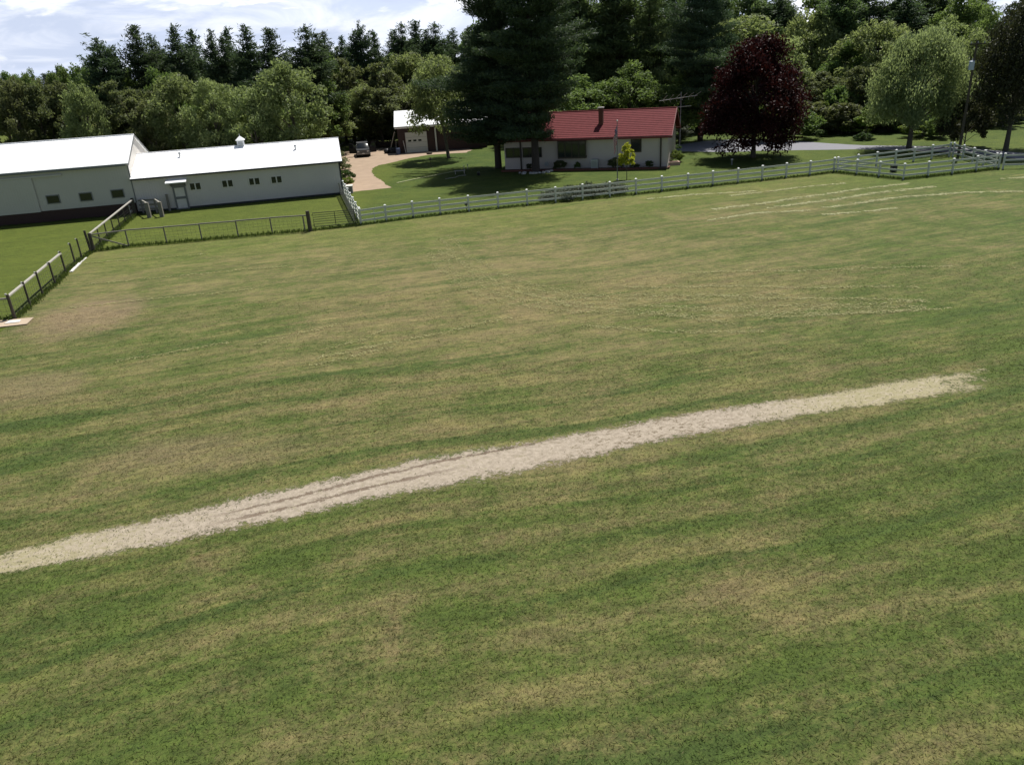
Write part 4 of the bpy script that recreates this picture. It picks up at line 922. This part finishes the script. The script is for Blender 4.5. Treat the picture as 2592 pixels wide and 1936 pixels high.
# ------------------------------------------------------------------ white fences
def sub(mb, name, m, parent): return mb.build(name, m, parent)
def rail_fence(name, runs, label, group=None, ph=1.32, rails=(1.18, .77, .36), pw=.135, skip_last=False, rh=.14):
    """runs: lists of ground points, one post at each"""
    root = thing(name, label, 'fence', runs[0][0], group); seen = []
    for run in runs:
        for i, p in enumerate(run):
            if all((p-q).length > .3 for q in seen):
                seen.append(p); d = (run[min(i+1, len(run)-1)]-run[max(i-1, 0)]); rz = math.atan2(d.y, d.x)
                tl = Vector((random.uniform(-.03, .03), random.uniform(-.03, .03), random.uniform(-.02, .02))); mb = MB(); mb.beam(p-Vector((0, 0, .1)), p+tl+Vector((0, 0, ph)), pw, pw, (math.cos(rz), math.sin(rz), 0)); po = mb.build('post', M_WHITE, root); p = p+tl
                mb = MB(); mb.box(p+Vector((0, 0, ph+.018)), (pw+.05, pw+.05, .035), rz)
                b_ = [p+Vector((a*(pw/2+.02), b*(pw/2+.02), ph+.037)) for a, b in ((-1, -1), (1, -1), (1, 1), (-1, 1))]; mb.add(b_+[p+Vector((0, 0, ph+.10))], [(0, 1, 4), (1, 2, 4), (2, 3, 4), (3, 0, 4)])
                mb.build('cap', M_CAP, po)
        for z in rails:
            mb = MB()
            for a, b in zip(run, run[1:]):
                d = (b-a).normalized()*pw*.5; mb.beam(a+d+Vector((0, 0, z+random.uniform(-.008, .008))), b-d+Vector((0, 0, z+random.uniform(-.008, .008))), .04, rh)
            mb.build('rail', M_WHITE, root)
    return root
main = [g(*p) for p in ((915, 570), (978.5, 561), (1047, 552), (1115, 544), (1187, 536), (1262, 528), (1335, 520.5), (1406.7, 513.5), (1475, 506.5), (1543.5, 500), (1610, 492.5), (1675, 485.5), (1740.6, 478), (1804, 471.5), (1867, 464.5), (1928, 458), (1989, 451), (2049, 445), (2110, 437))]
rf = rail_fence('rail_fence', [main], 'long white three rail fence crossing between the mown field and house lawn')
mb = MB(); q = main[0].lerp(main[1], .55); mb.box(q+Vector((0, -.04, .62)), (.05, .03, 1.2), .1); mb.build('stake', M_WHITE, rf)
def interp(a, b, n): return [a.lerp(b, i/n) for i in range(n+1)]
A_, B_, C_, D_ = g(2110, 437), g(2286, 455), g(2526.5, 428.5), g(2402, 397)
front = [A_, g(2167.6, 443), g(2224, 448.5), B_, g(2347.7, 448.5), g(2409, 441.5), g(2469, 435), C_]
A2 = A_+(B_-A_).normalized()*.001
pen = rail_fence('rail_fence', [[p.copy() for p in front], interp(A_+Vector((.45, .25, 0)), D_, 6), interp(D_+Vector((.3, -.1, 0)), C_-Vector((.1, -.4, 0)), 4)], 'white three rail fence enclosing the diamond shaped pen')
E_ = C_+(Vector((6.0, -1.35, 0))); rail_fence('rail_fence', [[C_+Vector((.35, -.08, 0))]+interp(C_+Vector((2.6, -.5, 0)), E_+Vector((4, -.9, 0)), 3)], 'white rail fence running off at the right edge from the pen corner')
cb = F1.P(BL+.05, -.15, 0); rail_fence('rail_fence', [interp(main[0]+Vector((-.12, .35, 0)), cb, 6)], 'short white rail fence from the stable corner to the field fence, seen end on', rails=(1.2, .85, .5, .2))
b = MB(); p = g(1181, 534)+Vector((0, .18, 0)); b.box(p+Vector((0, 0, .62)), (.26, .16, .26)); b.tube([p+Vector((0, 0, -.02)), p+Vector((0, 0, .5))], .04, 6); b.box(p+Vector((0, -.09, .5)), (.2, .06, .08)); solo(b, 'meter_box', M_BLACKP, 'small black box on a stake beside a white fence post', 'box')
b = MB(); p = g(2261, 436); b.box(p+Vector((0, 0, .3)), (.5, .35, .5)); b.box(p+Vector((0, 0, .58)), (.56, .41, .05)); b.box(p+Vector((0, -.18, .3)), (.3, .03, .2)); solo(b, 'feed_box', M_TRIMD, 'dark box standing inside the white fenced pen', 'box')

# tube gates
def tube_gate(P0, P1, label, bars=6, hgt=1.3, mid=True):
    root = thing('tube_gate', label, 'gate', P0, None); d = (P1-P0)
    mb = MB(); z0 = .22
    mb.tube([P0+Vector((0, 0, z0)), P0+Vector((0, 0, hgt)), P1+Vector((0, 0, hgt)), P1+Vector((0, 0, z0)), P0+Vector((0, 0, z0))], .032, 6, False); mb.build('frame', M_GATE, root)
    for i in range(1, bars):
        z = z0+(hgt-z0)*(i/bars)**.93; mb = MB(); mb.tube([P0+Vector((0, 0, z)), P1+Vector((0, 0, z))], .022, 6); mb.build('bar', M_GATE, root)
    if mid: mb = MB(); c = P0+d*.5; mb.tube([c+Vector((0, 0, z0)), c+Vector((0, 0, hgt))], .028, 6); mb.build('upright', M_GATE, root)
    for z in (.35, 1.15): mb = MB(); mb.tube([P0+Vector((-.12, 0, z)), P0+Vector((.02, 0, z))], .025, 5); mb.build('hinge', M_GATE, root)
tube_gate(g(797, 581), g(906, 571.5), 'dark tube gate between the wooden end post and the white corner post', 6)
tube_gate(F1.P(BL-.35, -.55, 0), main[0]+Vector((-.50, .15, 0)), 'dark tube gate standing along the short white fence by the stable corner', 5, 1.2, False)

# ------------------------------------------------------------------ wooden wire fences
def wire_panel(mb, a, b, top=1.15):
    for z in (.08, .28, .48, .70, .92, top):
        mb.beam(a+Vector((0, 0, z)), b+Vector((0, 0, z)), .009, .009)
    n = max(2, int((b-a).length/.32))
    for i in range(n+1):
        p = a.lerp(b, i/n); mb.beam(p+Vector((0, 0, .08)), p+Vector((0, 0, top)), .007, .007)
def post(mb, p, h, r, lean=0): mb.tube([p-Vector((0, 0, .1)), p+Vector((lean, 0, h*.6)), p+Vector((lean*1.6, 0, h))], [r*1.08, r, r*.95], 8)
cor = g(238, 637); PHT = 1.55
# fence from the corner to the gate
Bp = [cor]+[g(*p) for p in ((328, 624), (422, 616), (513, 608), (603, 600), (690, 592))]; endp = g(787, 585)
Bp = [cor]+[g(x, y) for x, y in ((327, 625), (423, 617), (512, 609), (604, 601), (690, 593))]; endp = g(786, 586)
mid_ = Bp[-1].lerp(endp, .86)
root = thing('wire_fence', 'low grey wire fence with wooden top rail along the field before the stable', 'fence', cor)
for p in Bp[1:]+[mid_]: mb = MB(); post(mb, p, 1.25, .055); mb.build('post', M_WOOD, root)
mb = MB(); post(mb, endp, 1.62, .16); mb.build('end_post', M_WOODD, root)
mb = MB(); ch_ = [cor]+Bp[1:]+[endp]
for a, b in zip(ch_, ch_[1:]): mb.beam(a+Vector((0, 0, 1.3)), b+Vector((0, 0, 1.28)), .11, .085)
mb.build('top_rail', M_WOOD, root); mb = MB()
for a, b in zip(ch_, ch_[1:]): wire_panel(mb, a+Vector((0, -.06, 0)), b+Vector((0, -.06, 0)))
mb.build('wire_mesh', M_WIRE, root); mb = MB(); mb.beam(cor+Vector((.05, -.02, 1.22)), Bp[1]+Vector((-.05, -.02, .08)), .09, .09); mb.build('brace', M_WOOD, root)
# corner to the barn
ca = F1.P(-.15, -.35, 0); n = 7; Ap = interp(cor, ca, n)
root = thing('wire_fence', 'grey wire fence climbing from the corner post to the barn corner', 'fence', cor+Vector((-.2, .2, 0)))
for p in Ap[1:-1]: mb = MB(); post(mb, p, 1.38, .05); po = mb.build('post', M_WOODD, root); mb = MB(); mb.box(p+Vector((-.09, 0, 1.36)), (.09, .07, .07)); mb.build('insulator', M_BOARD, po)
mb = MB(); post(mb, cor, 1.42, .13); post(mb, cor+Vector((-.28, .1, 0)), 1.62, .09, -.05); mb.build('corner_post', M_WOODD, root); mb = MB(); post(mb, ca+Vector((0, -.1, 0)), 1.55, .15); mb.build('end_post', M_WOODD, root)
mb = MB(); mb.beam(cor+Vector((0, 0, 1.36)), ca+Vector((0, 0, 1.42)), .16, .07); mb.build('top_rail', M_RAIL, root)
mb = MB()
for a, b in zip(Ap, Ap[1:]): wire_panel(mb, a, b, 1.25)
mb.build('wire_mesh', M_WIRE, root)
# corner down to the lower left
Cq = [g(*p) for p in ((208, 655), (191, 668), (167, 691), (140.4, 721.5), (109, 748), (77.5, 776), (38.7, 808.6))]
root = thing('wire_fence', 'grey wire fence running down to the lower left with part of its top rail missing', 'fence', Cq[0])
for i, p in enumerate(Cq): mb = MB(); post(mb, p, 1.5 if i < 6 else 1.45, .06 if i < 6 else .085); po = mb.build('post', M_WOODD, root); mb = MB(); mb.box(p+Vector((-.08, 0, 1.46)), (.09, .07, .09)); mb.build('insulator', M_BOARD, po)
far = Cq[-1]+Vector((-3.2, -.1, 0)); mb = MB(); post(mb, far, 1.4, .085); mb.build('post', M_WOODD, root)
mb = MB(); mb.beam(Cq[2]+Vector((0, 0, 1.36)), Cq[6]+Vector((0, 0, 1.34)), .17, .07); mb.build('top_rail', M_RAIL, root)
mb = MB(); mb.beam(Cq[6]+Vector((-.05, 0, 1.22)), far+Vector((0, 0, 1.2)), .12, .08); mb.build('side_rail', M_WOOD, root)
mb = MB(); ch_ = [cor]+Cq+[far]
for a, b in zip(ch_, ch_[1:]): wire_panel(mb, a, b, 1.2)
mb.build('wire_mesh', M_WIRE, root)
# boards and sheets on the ground
b = MB(); b.beam(g(180, 690)+Vector((0, 0, .05)), g(203, 668)+Vector((0, 0, .06)), .20, .06); solo(b, 'board', M_BOARD, 'short thick pale board on the grass below the wire fence', 'board')
b = MB(); b.beam(g(203, 667)+Vector((0, 0, .03)), g(219, 653)+Vector((0, 0, .03)), .10, .04); solo(b, 'thin_board', M_BOARD, 'thin pale board end to end with the thicker one on the grass', 'board')
pa, pb, pc, pd = g(-70, 838), g(68, 823), g(86, 806), g(-20, 816); b = MB(); b.prism([Vector((q.x, q.y, .03)) for q in (pa, pb, pc, pd)], (0, 0, .04)); solo(b, 'plywood_sheet', M_PLY, 'tan plywood sheet on bare ground at the left edge', 'plywood sheet')
q0 = g(12, 823); q1 = g(55, 813); b = MB(); b.prism([Vector((q.x, q.y, .072)) for q in (q0, g(50, 819), q1, g(25, 815))], (0, 0, .03)); solo(b, 'scrap_panel', M_BOARD, 'small pale scrap panel lying on the plywood sheet', 'panel')
b = MB(); b.beam(g(330, 545)+Vector((0, 0, .75)), g(346, 535)+Vector((0, 0, .75)), .05, .16); b.beam(g(333, 545)+Vector((0, 0, .35)), g(349, 535)+Vector((0, 0, .35)), .05, .16)
for q in (g(331.5, 545), g(347.5, 535)): b.tube([q, q+Vector((0, 0, .95))], .05, 6)
solo(b, 'board_gate', M_BOARD, 'two short white boards fixed at the barn end of the wire fence', 'board gate')
# hitching rails by the stable
root = thing('hitching_rail', 'grey timber hitching rail with two stout posts before the stable', 'hitching rail', g(376, 551))
hp = (g(379, 551), g(411, 549)); bk = (g(364, 541), g(398, 539))
for p in hp: mb = MB(); mb.box(p+Vector((0, 0, .68)), (.34, .30, 1.4), .1); mb.build('post', M_WOOD, root)
for z in (1.25, .82, .42): mb = MB(); mb.beam(bk[0]+Vector((-.25, 0, z)), bk[1]+Vector((.3, 0, z)), .09, .13); mb.build('rail', M_WOOD, root)
for a, b_ in zip(hp, bk): mb = MB(); mb.beam(a+Vector((0, .1, 1.32)), b_+Vector((0, 0, 1.32)), .10, .10); mb.build('arm', M_RAIL, root); mb = MB(); post(mb, b_, 1.3, .09); mb.build('post', M_WOOD, root)
b = MB(); p = F1.P(u_of(431, 530)[0], -.25, 0); post(b, p, 1.55, .12); b.box(p+Vector((0, 0, 1.57)), (.2, .2, .05)); solo(b, 'hitching_post', M_WOOD, 'single grey post left of the stable door', 'post')

# ------------------------------------------------------------------ pickup
tp = g(921, 399); t_ = thing('pickup', 'dark pickup with both front doors open on the dirt drive', 'pickup', tp)
TZ = R_(-80); TX = Vector((math.cos(TZ), math.sin(TZ), 0)); TY = Vector((-math.sin(TZ), math.cos(TZ), 0))
def tv(x, y, z): return tp+TX*(x-2.6)+TY*y+Vector((0, 0, z))        # x forward to the camera, y to its left
M_PAINT = simple('dark_paint', (.012, .013, .016), .55, .1, spec=.3); M_TYRE = simple('tyre', (.015, .015, .016), .9, .2); M_CHROME = simple('chrome', (.16, .16, .165), .35, .05, metal=.7)
def hull(mb, secs):
    """loft of rectangles (x, y half width, z0, z1)"""
    vs, fs = [], []
    for x, hw, z0, z1 in secs: vs += [tv(x, -hw, z0), tv(x, hw, z0), tv(x, hw*.96, z1), tv(x, -hw*.96, z1)]
    n = len(secs)
    for i in range(n-1):
        for q in range(4): fs.append((i*4+q, i*4+(q+1) % 4, (i+1)*4+(q+1) % 4, (i+1)*4+q))
    fs += [(3, 2, 1, 0), tuple((n-1)*4+q for q in range(4))]; mb.add(vs, fs)
mb = MB(); hull(mb, [(-2.6, .90, .55, 1.12), (-.6, .95, .45, 1.15), (1.0, .96, .42, 1.13), (2.2, .94, .42, 1.06), (2.6, .86, .48, .98)]); bd = mb.build('body', M_PAINT, t_)
mb = MB(); hull(mb, [(-1.15, .86, 1.13, 1.5), (-.95, .80, 1.13, 1.86), (.35, .80, 1.13, 1.88), (.55, .80, 1.13, 1.80), (.62, .80, 1.13, 1.70)]); mb.build('cab', M_PAINT, t_)
# gently curved windscreen
mb = MB(); W_ = [];
for i in range(9):
    for j in range(5):
        y = -.78+1.56*i/8; s = j/4; W_.append(tv(1.42-.84*s-.16*(y/.78)**2+.04*math.sin(math.pi*s), y*(1-.08*s), 1.135+.64*s))
mb.add(W_, [(i*5+j, (i+1)*5+j, (i+1)*5+j+1, i*5+j+1) for i in range(8) for j in range(4)]); ws = mb.build('windshield', simple('windshield_glass', (.012, .015, .018), .13, .03, spec=.35), t_, smooth=True)
for sy in (-1, 1):
    mb = MB(); mb.tube([tv(1.26, sy*.80, 1.13), tv(.45, sy*.75, 1.78)], .035, 6); mb.build('pillar', M_PAINT, t_)
    mb = MB(); h0 = tv(1.0, sy*.97, .80); dd = TY*sy*.82+TX*(-.45); dd.normalize(); ln = 1.05
    nn = dd.cross(Vector((0, 0, 1))).normalized(); mb.box(h0+dd*ln/2, (ln, .09, .72), ax=(dd, nn, Vector((0, 0, 1))))
    a = h0+Vector((0, 0, .36)); 
    for p0, p1 in ((a+dd*.05, a+dd*.45+Vector((0, 0, .6))), (a+dd*.45+Vector((0, 0, .6)), a+dd*.98+Vector((0, 0, .6))), (a+dd*.98+Vector((0, 0, .6)), a+dd*1.0)): mb.beam(p0, p1, .06, .06, nn)
    do = mb.build('door', M_PAINT, t_); mb = MB(); mb.add([a+dd*.08, a+dd*.97, a+dd*.95+Vector((0, 0, .57)), a+dd*.45+Vector((0, 0, .57))], [(0, 1, 2, 3)]); mb.build('side_glass', M_GLASS, do)
    mb = MB(); mb.box(h0+dd*.25+Vector((0, 0, .48))+nn*.0+TX*.16, (.10, .22, .24), TZ); mb.build('mirror', M_BLACKP, do)
    mb = MB(); mb.box(tv(2.575, sy*.66, .80), (.09, .30, .20), TZ); mb.build('headlight', simple('lamp_lens', (.5, .5, .5), .15, .05, spec=.6), t_)
for sx in (1.75, -1.75):
    for sy in (-1, 1):
        mb = MB(); c0 = tv(sx, sy*.72, .38); c1 = tv(sx, sy*.98, .38); mb.tube([c0, c1], .385, 18); wo = mb.build('wheel', M_TYRE, t_); mb = MB(); mb.tube([tv(sx, sy*.981, .38), tv(sx, sy*1.0, .38)], [.22, .20], 12); mb.build('rim', M_STEEL, wo)
mb = MB(); mb.box(tv(2.68, 0, .52), (.14, 1.80, .22), TZ); mb.build('bumper', M_CHROME, t_); mb = MB()
for z in (.72, .80, .88): mb.box(tv(2.60, 0, z), (.06, .95, .045), TZ)
mb.build('grille', M_CHROME, t_)
mb = MB(); mb.box(tv(2.76, 0, .54), (.012, .34, .13), TZ); mb.build('number_plate', M_BOARD, t_)
mb = MB()
for sy in (-1, 1): mb.box(tv(-1.9, sy*.88, 1.17), (1.45, .07, .10), TZ)
mb.box(tv(-2.58, 0, 1.17), (.06, 1.76, .10), TZ); mb.build('bed_rail', M_PAINT, t_)
# planter and bushes at the stable corner
pl = g(886, 489); t_ = thing('trough', 'grey trough with a pale rim beyond the stable corner', 'trough', pl); mb = MB()
mb.box(pl+Vector((0, 0, .35)), (.62, .9, .7), .1); mb.build('tub', M_TRIMG, t_); mb = MB(); mb.box(pl+Vector((0, 0, .74)), (.72, 1.0, .08), .1); mb.build('rim', M_BOARD, t_)
bush(g(876, 458), 1.25, 1.7, 'dark green bush at the stable corner, farther of two'); bush(g(880, 470), .9, 1.5, 'lighter green bush at the stable corner, nearer of two', m=L_SHRUBL)
# lawn bits
t_ = thing('low_bench', 'low pale slatted bench on the shaded lawn left of the house', 'bench', z3(1612, 975)); c = z3(1612, 975); mb = MB()
for q in range(3): mb.box(c+Vector((0, -.16+q*.16, .34)), (1.25, .12, .05))
mb.build('seat', M_RAIL, t_)
for q in (-.5, .5): mb = MB(); mb.box(c+Vector((q, 0, .155)), (.08, .42, .31)); mb.build('leg', M_RAIL, t_)
for (x, y, lb) in ((1700, 925, 'pale marker stake left of the house on shaded grass, right of the bench'), (1660, 940, 'pale marker stake on shaded grass just behind the bench')):
    p = z3(x, y); b = MB(); b.tube([p, p+Vector((0, 0, .45))], .035, 6); b.blob(p+Vector((0, 0, .5)), (.08, .08, .07), 8, 5, 0); solo(b, 'garden_stake', M_STEEL, lb, 'stake')
p = z3(1822, 992); t_ = thing('bucket', 'small black bucket left standing on the lawn before the house', 'bucket', p); b = MB(); b.tube([p, p+Vector((0, 0, .3))], [.13, .17], 12); b.build('pail', M_BLACKP, t_); b = MB(); b.tube([p+Vector((-.17, 0, .28)), p+Vector((-.1, 0, .42)), p+Vector((.1, 0, .42)), p+Vector((.17, 0, .28))], .012, 5); b.build('handle', M_STEEL, t_)
b = MB(); pts = [z3(905, 1080), z3(1080, 1042), z3(1250, 1010), z3(1420, 975), z3(1580, 945)]
for a, c in zip(pts, pts[1:]): b.beam(a+Vector((0, 0, .03)), c+Vector((0, 0, .03)), .20, .05)
solo(b, 'plank_walk', simple('pale_plank', (.36, .37, .20), .85, .2, 3), 'long pale narrow plank laid across the lawn left of the house', 'plank')
b = MB(); pts = [z3(1450, 1035), z3(1500, 1026), z3(1560, 1018), z3(1600, 1000), z3(1680, 992)]
b.tube([p+Vector((0, 0, .03)) for p in pts], .035, 6); solo(b, 'garden_hose', M_RAIL, 'pale hose curling on the lawn in front of the low bench', 'hose')
p = g(1852, 418); t_ = thing('path_light', 'short pale post light on the lawn in front of the maple', 'lamp post', p); b = MB(); b.box(p+Vector((0, 0, .26)), (.12, .12, .56)); b.build('post', M_TRIMG, t_); b = MB(); b.box(p+Vector((0, 0, .58)), (.2, .2, .09)); b.build('lamp_head', M_BOARD, t_)
for (px, py, wd, h, lb, rz) in ((1415, 508, 3.6, .8, 'grey green creeping shrub behind the white fence, left part of the low hedge', .1), (1480, 501, 3.6, 1.0, 'grey green creeping shrub in the middle of the low hedge behind the white fence', .6), (1545, 494, 3.4, .8, 'grey green creeping shrub at the right of the low hedge behind the white fence', 1.2)):
    place('J', random.randrange(2), g(px, py)+Vector((0, .9, 0)), h, wd/3.6, lb, 'shrub', 'low hedge behind the white fence', 'creeping_shrub', L_JUNI, rz=rz, nomH=.9)
# utility pole, sign
up_ = at_depth(2464, 165, 78.8); up_.z = 0; uz = at_depth(2460, 166, 78.8).z
t_ = thing('utility_pole', 'weathered utility pole half hidden by trees with a pale blue transformer', 'utility pole', up_); b = MB(); b.tube([up_-Vector((0, 0, .2)), up_+Vector((0, 0, uz+2.2))], [.15, .10], 8); b.build('pole', M_WOODD, t_)
b = MB(); c = up_+Vector((-.32, -.25, uz)); b.tube([c+Vector((0, 0, -.42)), c+Vector((0, 0, -.38)), c+Vector((0, 0, .36)), c+Vector((0, 0, .42))], [.22, .25, .25, .16], 14); tr = b.build('transformer', M_TRANSF, t_); b = MB(); b.tube([c+Vector((0, 0, .42)), c+Vector((0, 0, .62))], [.05, .03], 6); b.build('bushing', M_BOARD, tr)
b = MB(); b.box(up_+Vector((0, -.16, uz+1.9)), (1.6, .10, .12)); b.build('crossarm', M_WOODD, t_)
for q in (-.65, 0, .65): b = MB(); b.tube([up_+Vector((q, -.16, uz+1.96)), up_+Vector((q, -.16, uz+2.12))], [.05, .03], 6); b.build('insulator', M_STEEL, t_)
p = g(2406, 366); t_ = thing('small_sign', 'small pale board sign on a stake beyond the road', 'sign', p); b = MB(); b.box(p+Vector((0, 0, .4)), (.07, .07, .85)); b.build('stake', M_WOODD, t_); b = MB(); b.box(p+Vector((0, -.06, .80)), (.36, .03, .5)); b.build('sign_board', M_BOARD, t_)

# ------------------------------------------------------------------ uncut grass along fences and walls
def verge(name, path, wdt, dens, h0, h1, seed):
    rng = np.random.default_rng(seed); cs, ax, sd = [], [], []
    for a, b in zip(path, path[1:]):
        n = int((b-a).length*dens); t = rng.uniform(0, 1, n); d = (b-a).normalized(); nn = np.array((-d.y, d.x, 0))
        c = np.array(a)[None]+t[:, None]*np.array(b-a)[None]+rng.normal(size=(n, 1))*wdt*nn[None]
        hh = rng.uniform(h0, h1, n)*(.6+.4*np.sin(t*20+seed)**2); c[:, 2] = hh/2
        v = np.stack([rng.normal(size=n)*.25, rng.normal(size=n)*.25, np.ones(n)], 1); v = unit(v)*hh[:, None]/2
        s = rng.normal(size=(n, 3)); s[:, 2] = 0; s = unit(s)*rng.uniform(.02, .045, (n, 1))
        cs.append(c); ax.append(v); sd.append(s)
    c = np.concatenate(cs); me = quads(name, c, np.concatenate(ax), np.concatenate(sd), rng.uniform(0, 1, len(c)))
    me.materials.append(L_WEED); o = bpy.data.objects.new(name, me); C.objects.link(o); o['kind'] = 'stuff'; return o
verge('fence_grass', main, .13, 130, .10, .28, 1); verge('fence_grass', front, .14, 150, .12, .32, 2); verge('fence_grass', [cor]+Bp[1:]+[endp, main[0]], .16, 140, .12, .38, 3)
verge('fence_grass', Ap, .16, 140, .12, .40, 4); verge('fence_grass', [cor]+Cq+[far], .14, 120, .10, .34, 5); verge('wall_grass', [F1.P(-22, -.25, 0), F1.P(BL, -.2, 0)], .12, 60, .05, .18, 6)

# ------------------------------------------------------------------ clippings in rows, and the standing turf of the near field
def clippings(name, lines, per, seed, m, l0, l1):
    rng = np.random.default_rng(seed); cs, ax, sd = [], [], []
    for pts, wd in lines:
        ph = rng.uniform(0, 6); u0 = 0
        for a, b in zip(pts, pts[1:]):
            L = (b-a).length; n = int(L*per); t = rng.uniform(0, 1, n); d = (b-a).normalized(); nn = np.array((-d.y, d.x, 0))
            u = u0+t*L; kf = 1.0 if name == 'cut_grass' else .35; dens = .72+kf*(.28*np.sin(u*1.1+ph)+.26*np.sin(u*2.7+ph*2)+.2*np.sin(u*6.1+ph*3))
            ok = dens > rng.uniform(0, 1, n); t, u = t[ok], u[ok]; n = len(t)
            off = rng.normal(size=n)*wd*.34+wd*.25*np.sin(u*.9+ph)+wd*.16*np.sin(u*4+ph)+wd*.12*np.sin(u*9.7)
            c = np.array(a)[None]+t[:, None]*np.array(b-a)[None]+off[:, None]*nn; c[:, 2] = rng.uniform(.012, .045, n)
            v = unit(rng.normal(size=(n, 3))*np.array([1, 1, .06])); q = unit(np.cross(v, rng.normal(size=(n, 3))*np.array([.16, .16, 0])+np.array([0, 0, 1])))
            cs.append(c); ax.append(v*rng.uniform(l0, l1, (n, 1))); sd.append(q*rng.uniform(.014, .034, (n, 1))); u0 += L
    c = np.concatenate(cs); me = quads(name, c, np.concatenate(ax), np.concatenate(sd), rng.uniform(0, 1, len(c)))
    me.materials.append(m); o = bpy.data.objects.new(name, me); C.objects.link(o); o['kind'] = 'stuff'
clippings('cut_grass', CUT_LINES, 230, 11, foliage('clippings', (.40, .41, .19), (.66, .66, .40), .3), .05, .12)
clippings('mown_line', TRACKS, 60, 12, foliage('dry_clippings', (.235, .22, .090), (.365, .34, .16), .3), .05, .10)
tx = np.array([[p.x, p.y] for p in top]); bx = np.array([[p.x, p.y] for p in bot])
def turf(Y0, Y1, dens, l0, l1, w0, w1, seed):
    rng = np.random.default_rng(seed); A = (Y1-Y0)*2*(Y1*.74+14); n = int(A*dens)
    y = rng.uniform(Y0, Y1, n); x = rng.uniform(-1, 1, n)*(Y1*.74+14); ok = np.abs(x) < y*.74+14; x, y = x[ok], y[ok]
    fl = np.array([[fc[0].x, fc[0].y], [fc[1].x, fc[1].y]]); xe = fl[1, 0]+(y-fl[1, 1])*(fl[0, 0]-fl[1, 0])/(fl[0, 1]-fl[1, 1]); ok = x > xe+.1; x, y = x[ok], y[ok]
    yt = np.interp(x, tx[:, 0], tx[:, 1]); yb = np.interp(x, bx[:, 0], bx[:, 1])
    ins = (y < yt-.12+rng.normal(size=len(x))*.14) & (y > yb+.12+rng.normal(size=len(x))*.14) & (x < 17.6)
    keep = ~ins | (rng.random(len(x)) < np.where((x > 8) | (x < -8.5), .30, .03)); x, y = x[keep], y[keep]; n = len(x)
    L = rng.uniform(l0, l1, (n, 1)); v = unit(rng.normal(size=(n, 3))*np.array([1, 1, .35])+np.array([.1, .1, .30]))
    v[:, 2] = np.abs(v[:, 2]); q = unit(np.cross(v, rng.normal(size=(n, 3))*.6+np.array([0, 0, .8]))); c = np.stack([x, y, v[:, 2]*L[:, 0]*.45+.004], 1)
    return c, v*L/2, q*rng.uniform(w0, w1, (n, 1))/2, np.clip(rng.normal(.42, .26, n), 0, 1)
P_ = [turf(8, 20, 330, .06, .13, .010, .020, 31), turf(20, 30, 150, .07, .14, .013, .024, 32), turf(30, 42, 60, .07, .14, .013, .024, 33)]
me = quads('short_grass', *[np.concatenate([p[i] for p in P_]) for i in range(4)]); me.materials.append(M_BLADE); o = bpy.data.objects.new('short_grass', me); C.objects.link(o); o['kind'] = 'stuff'
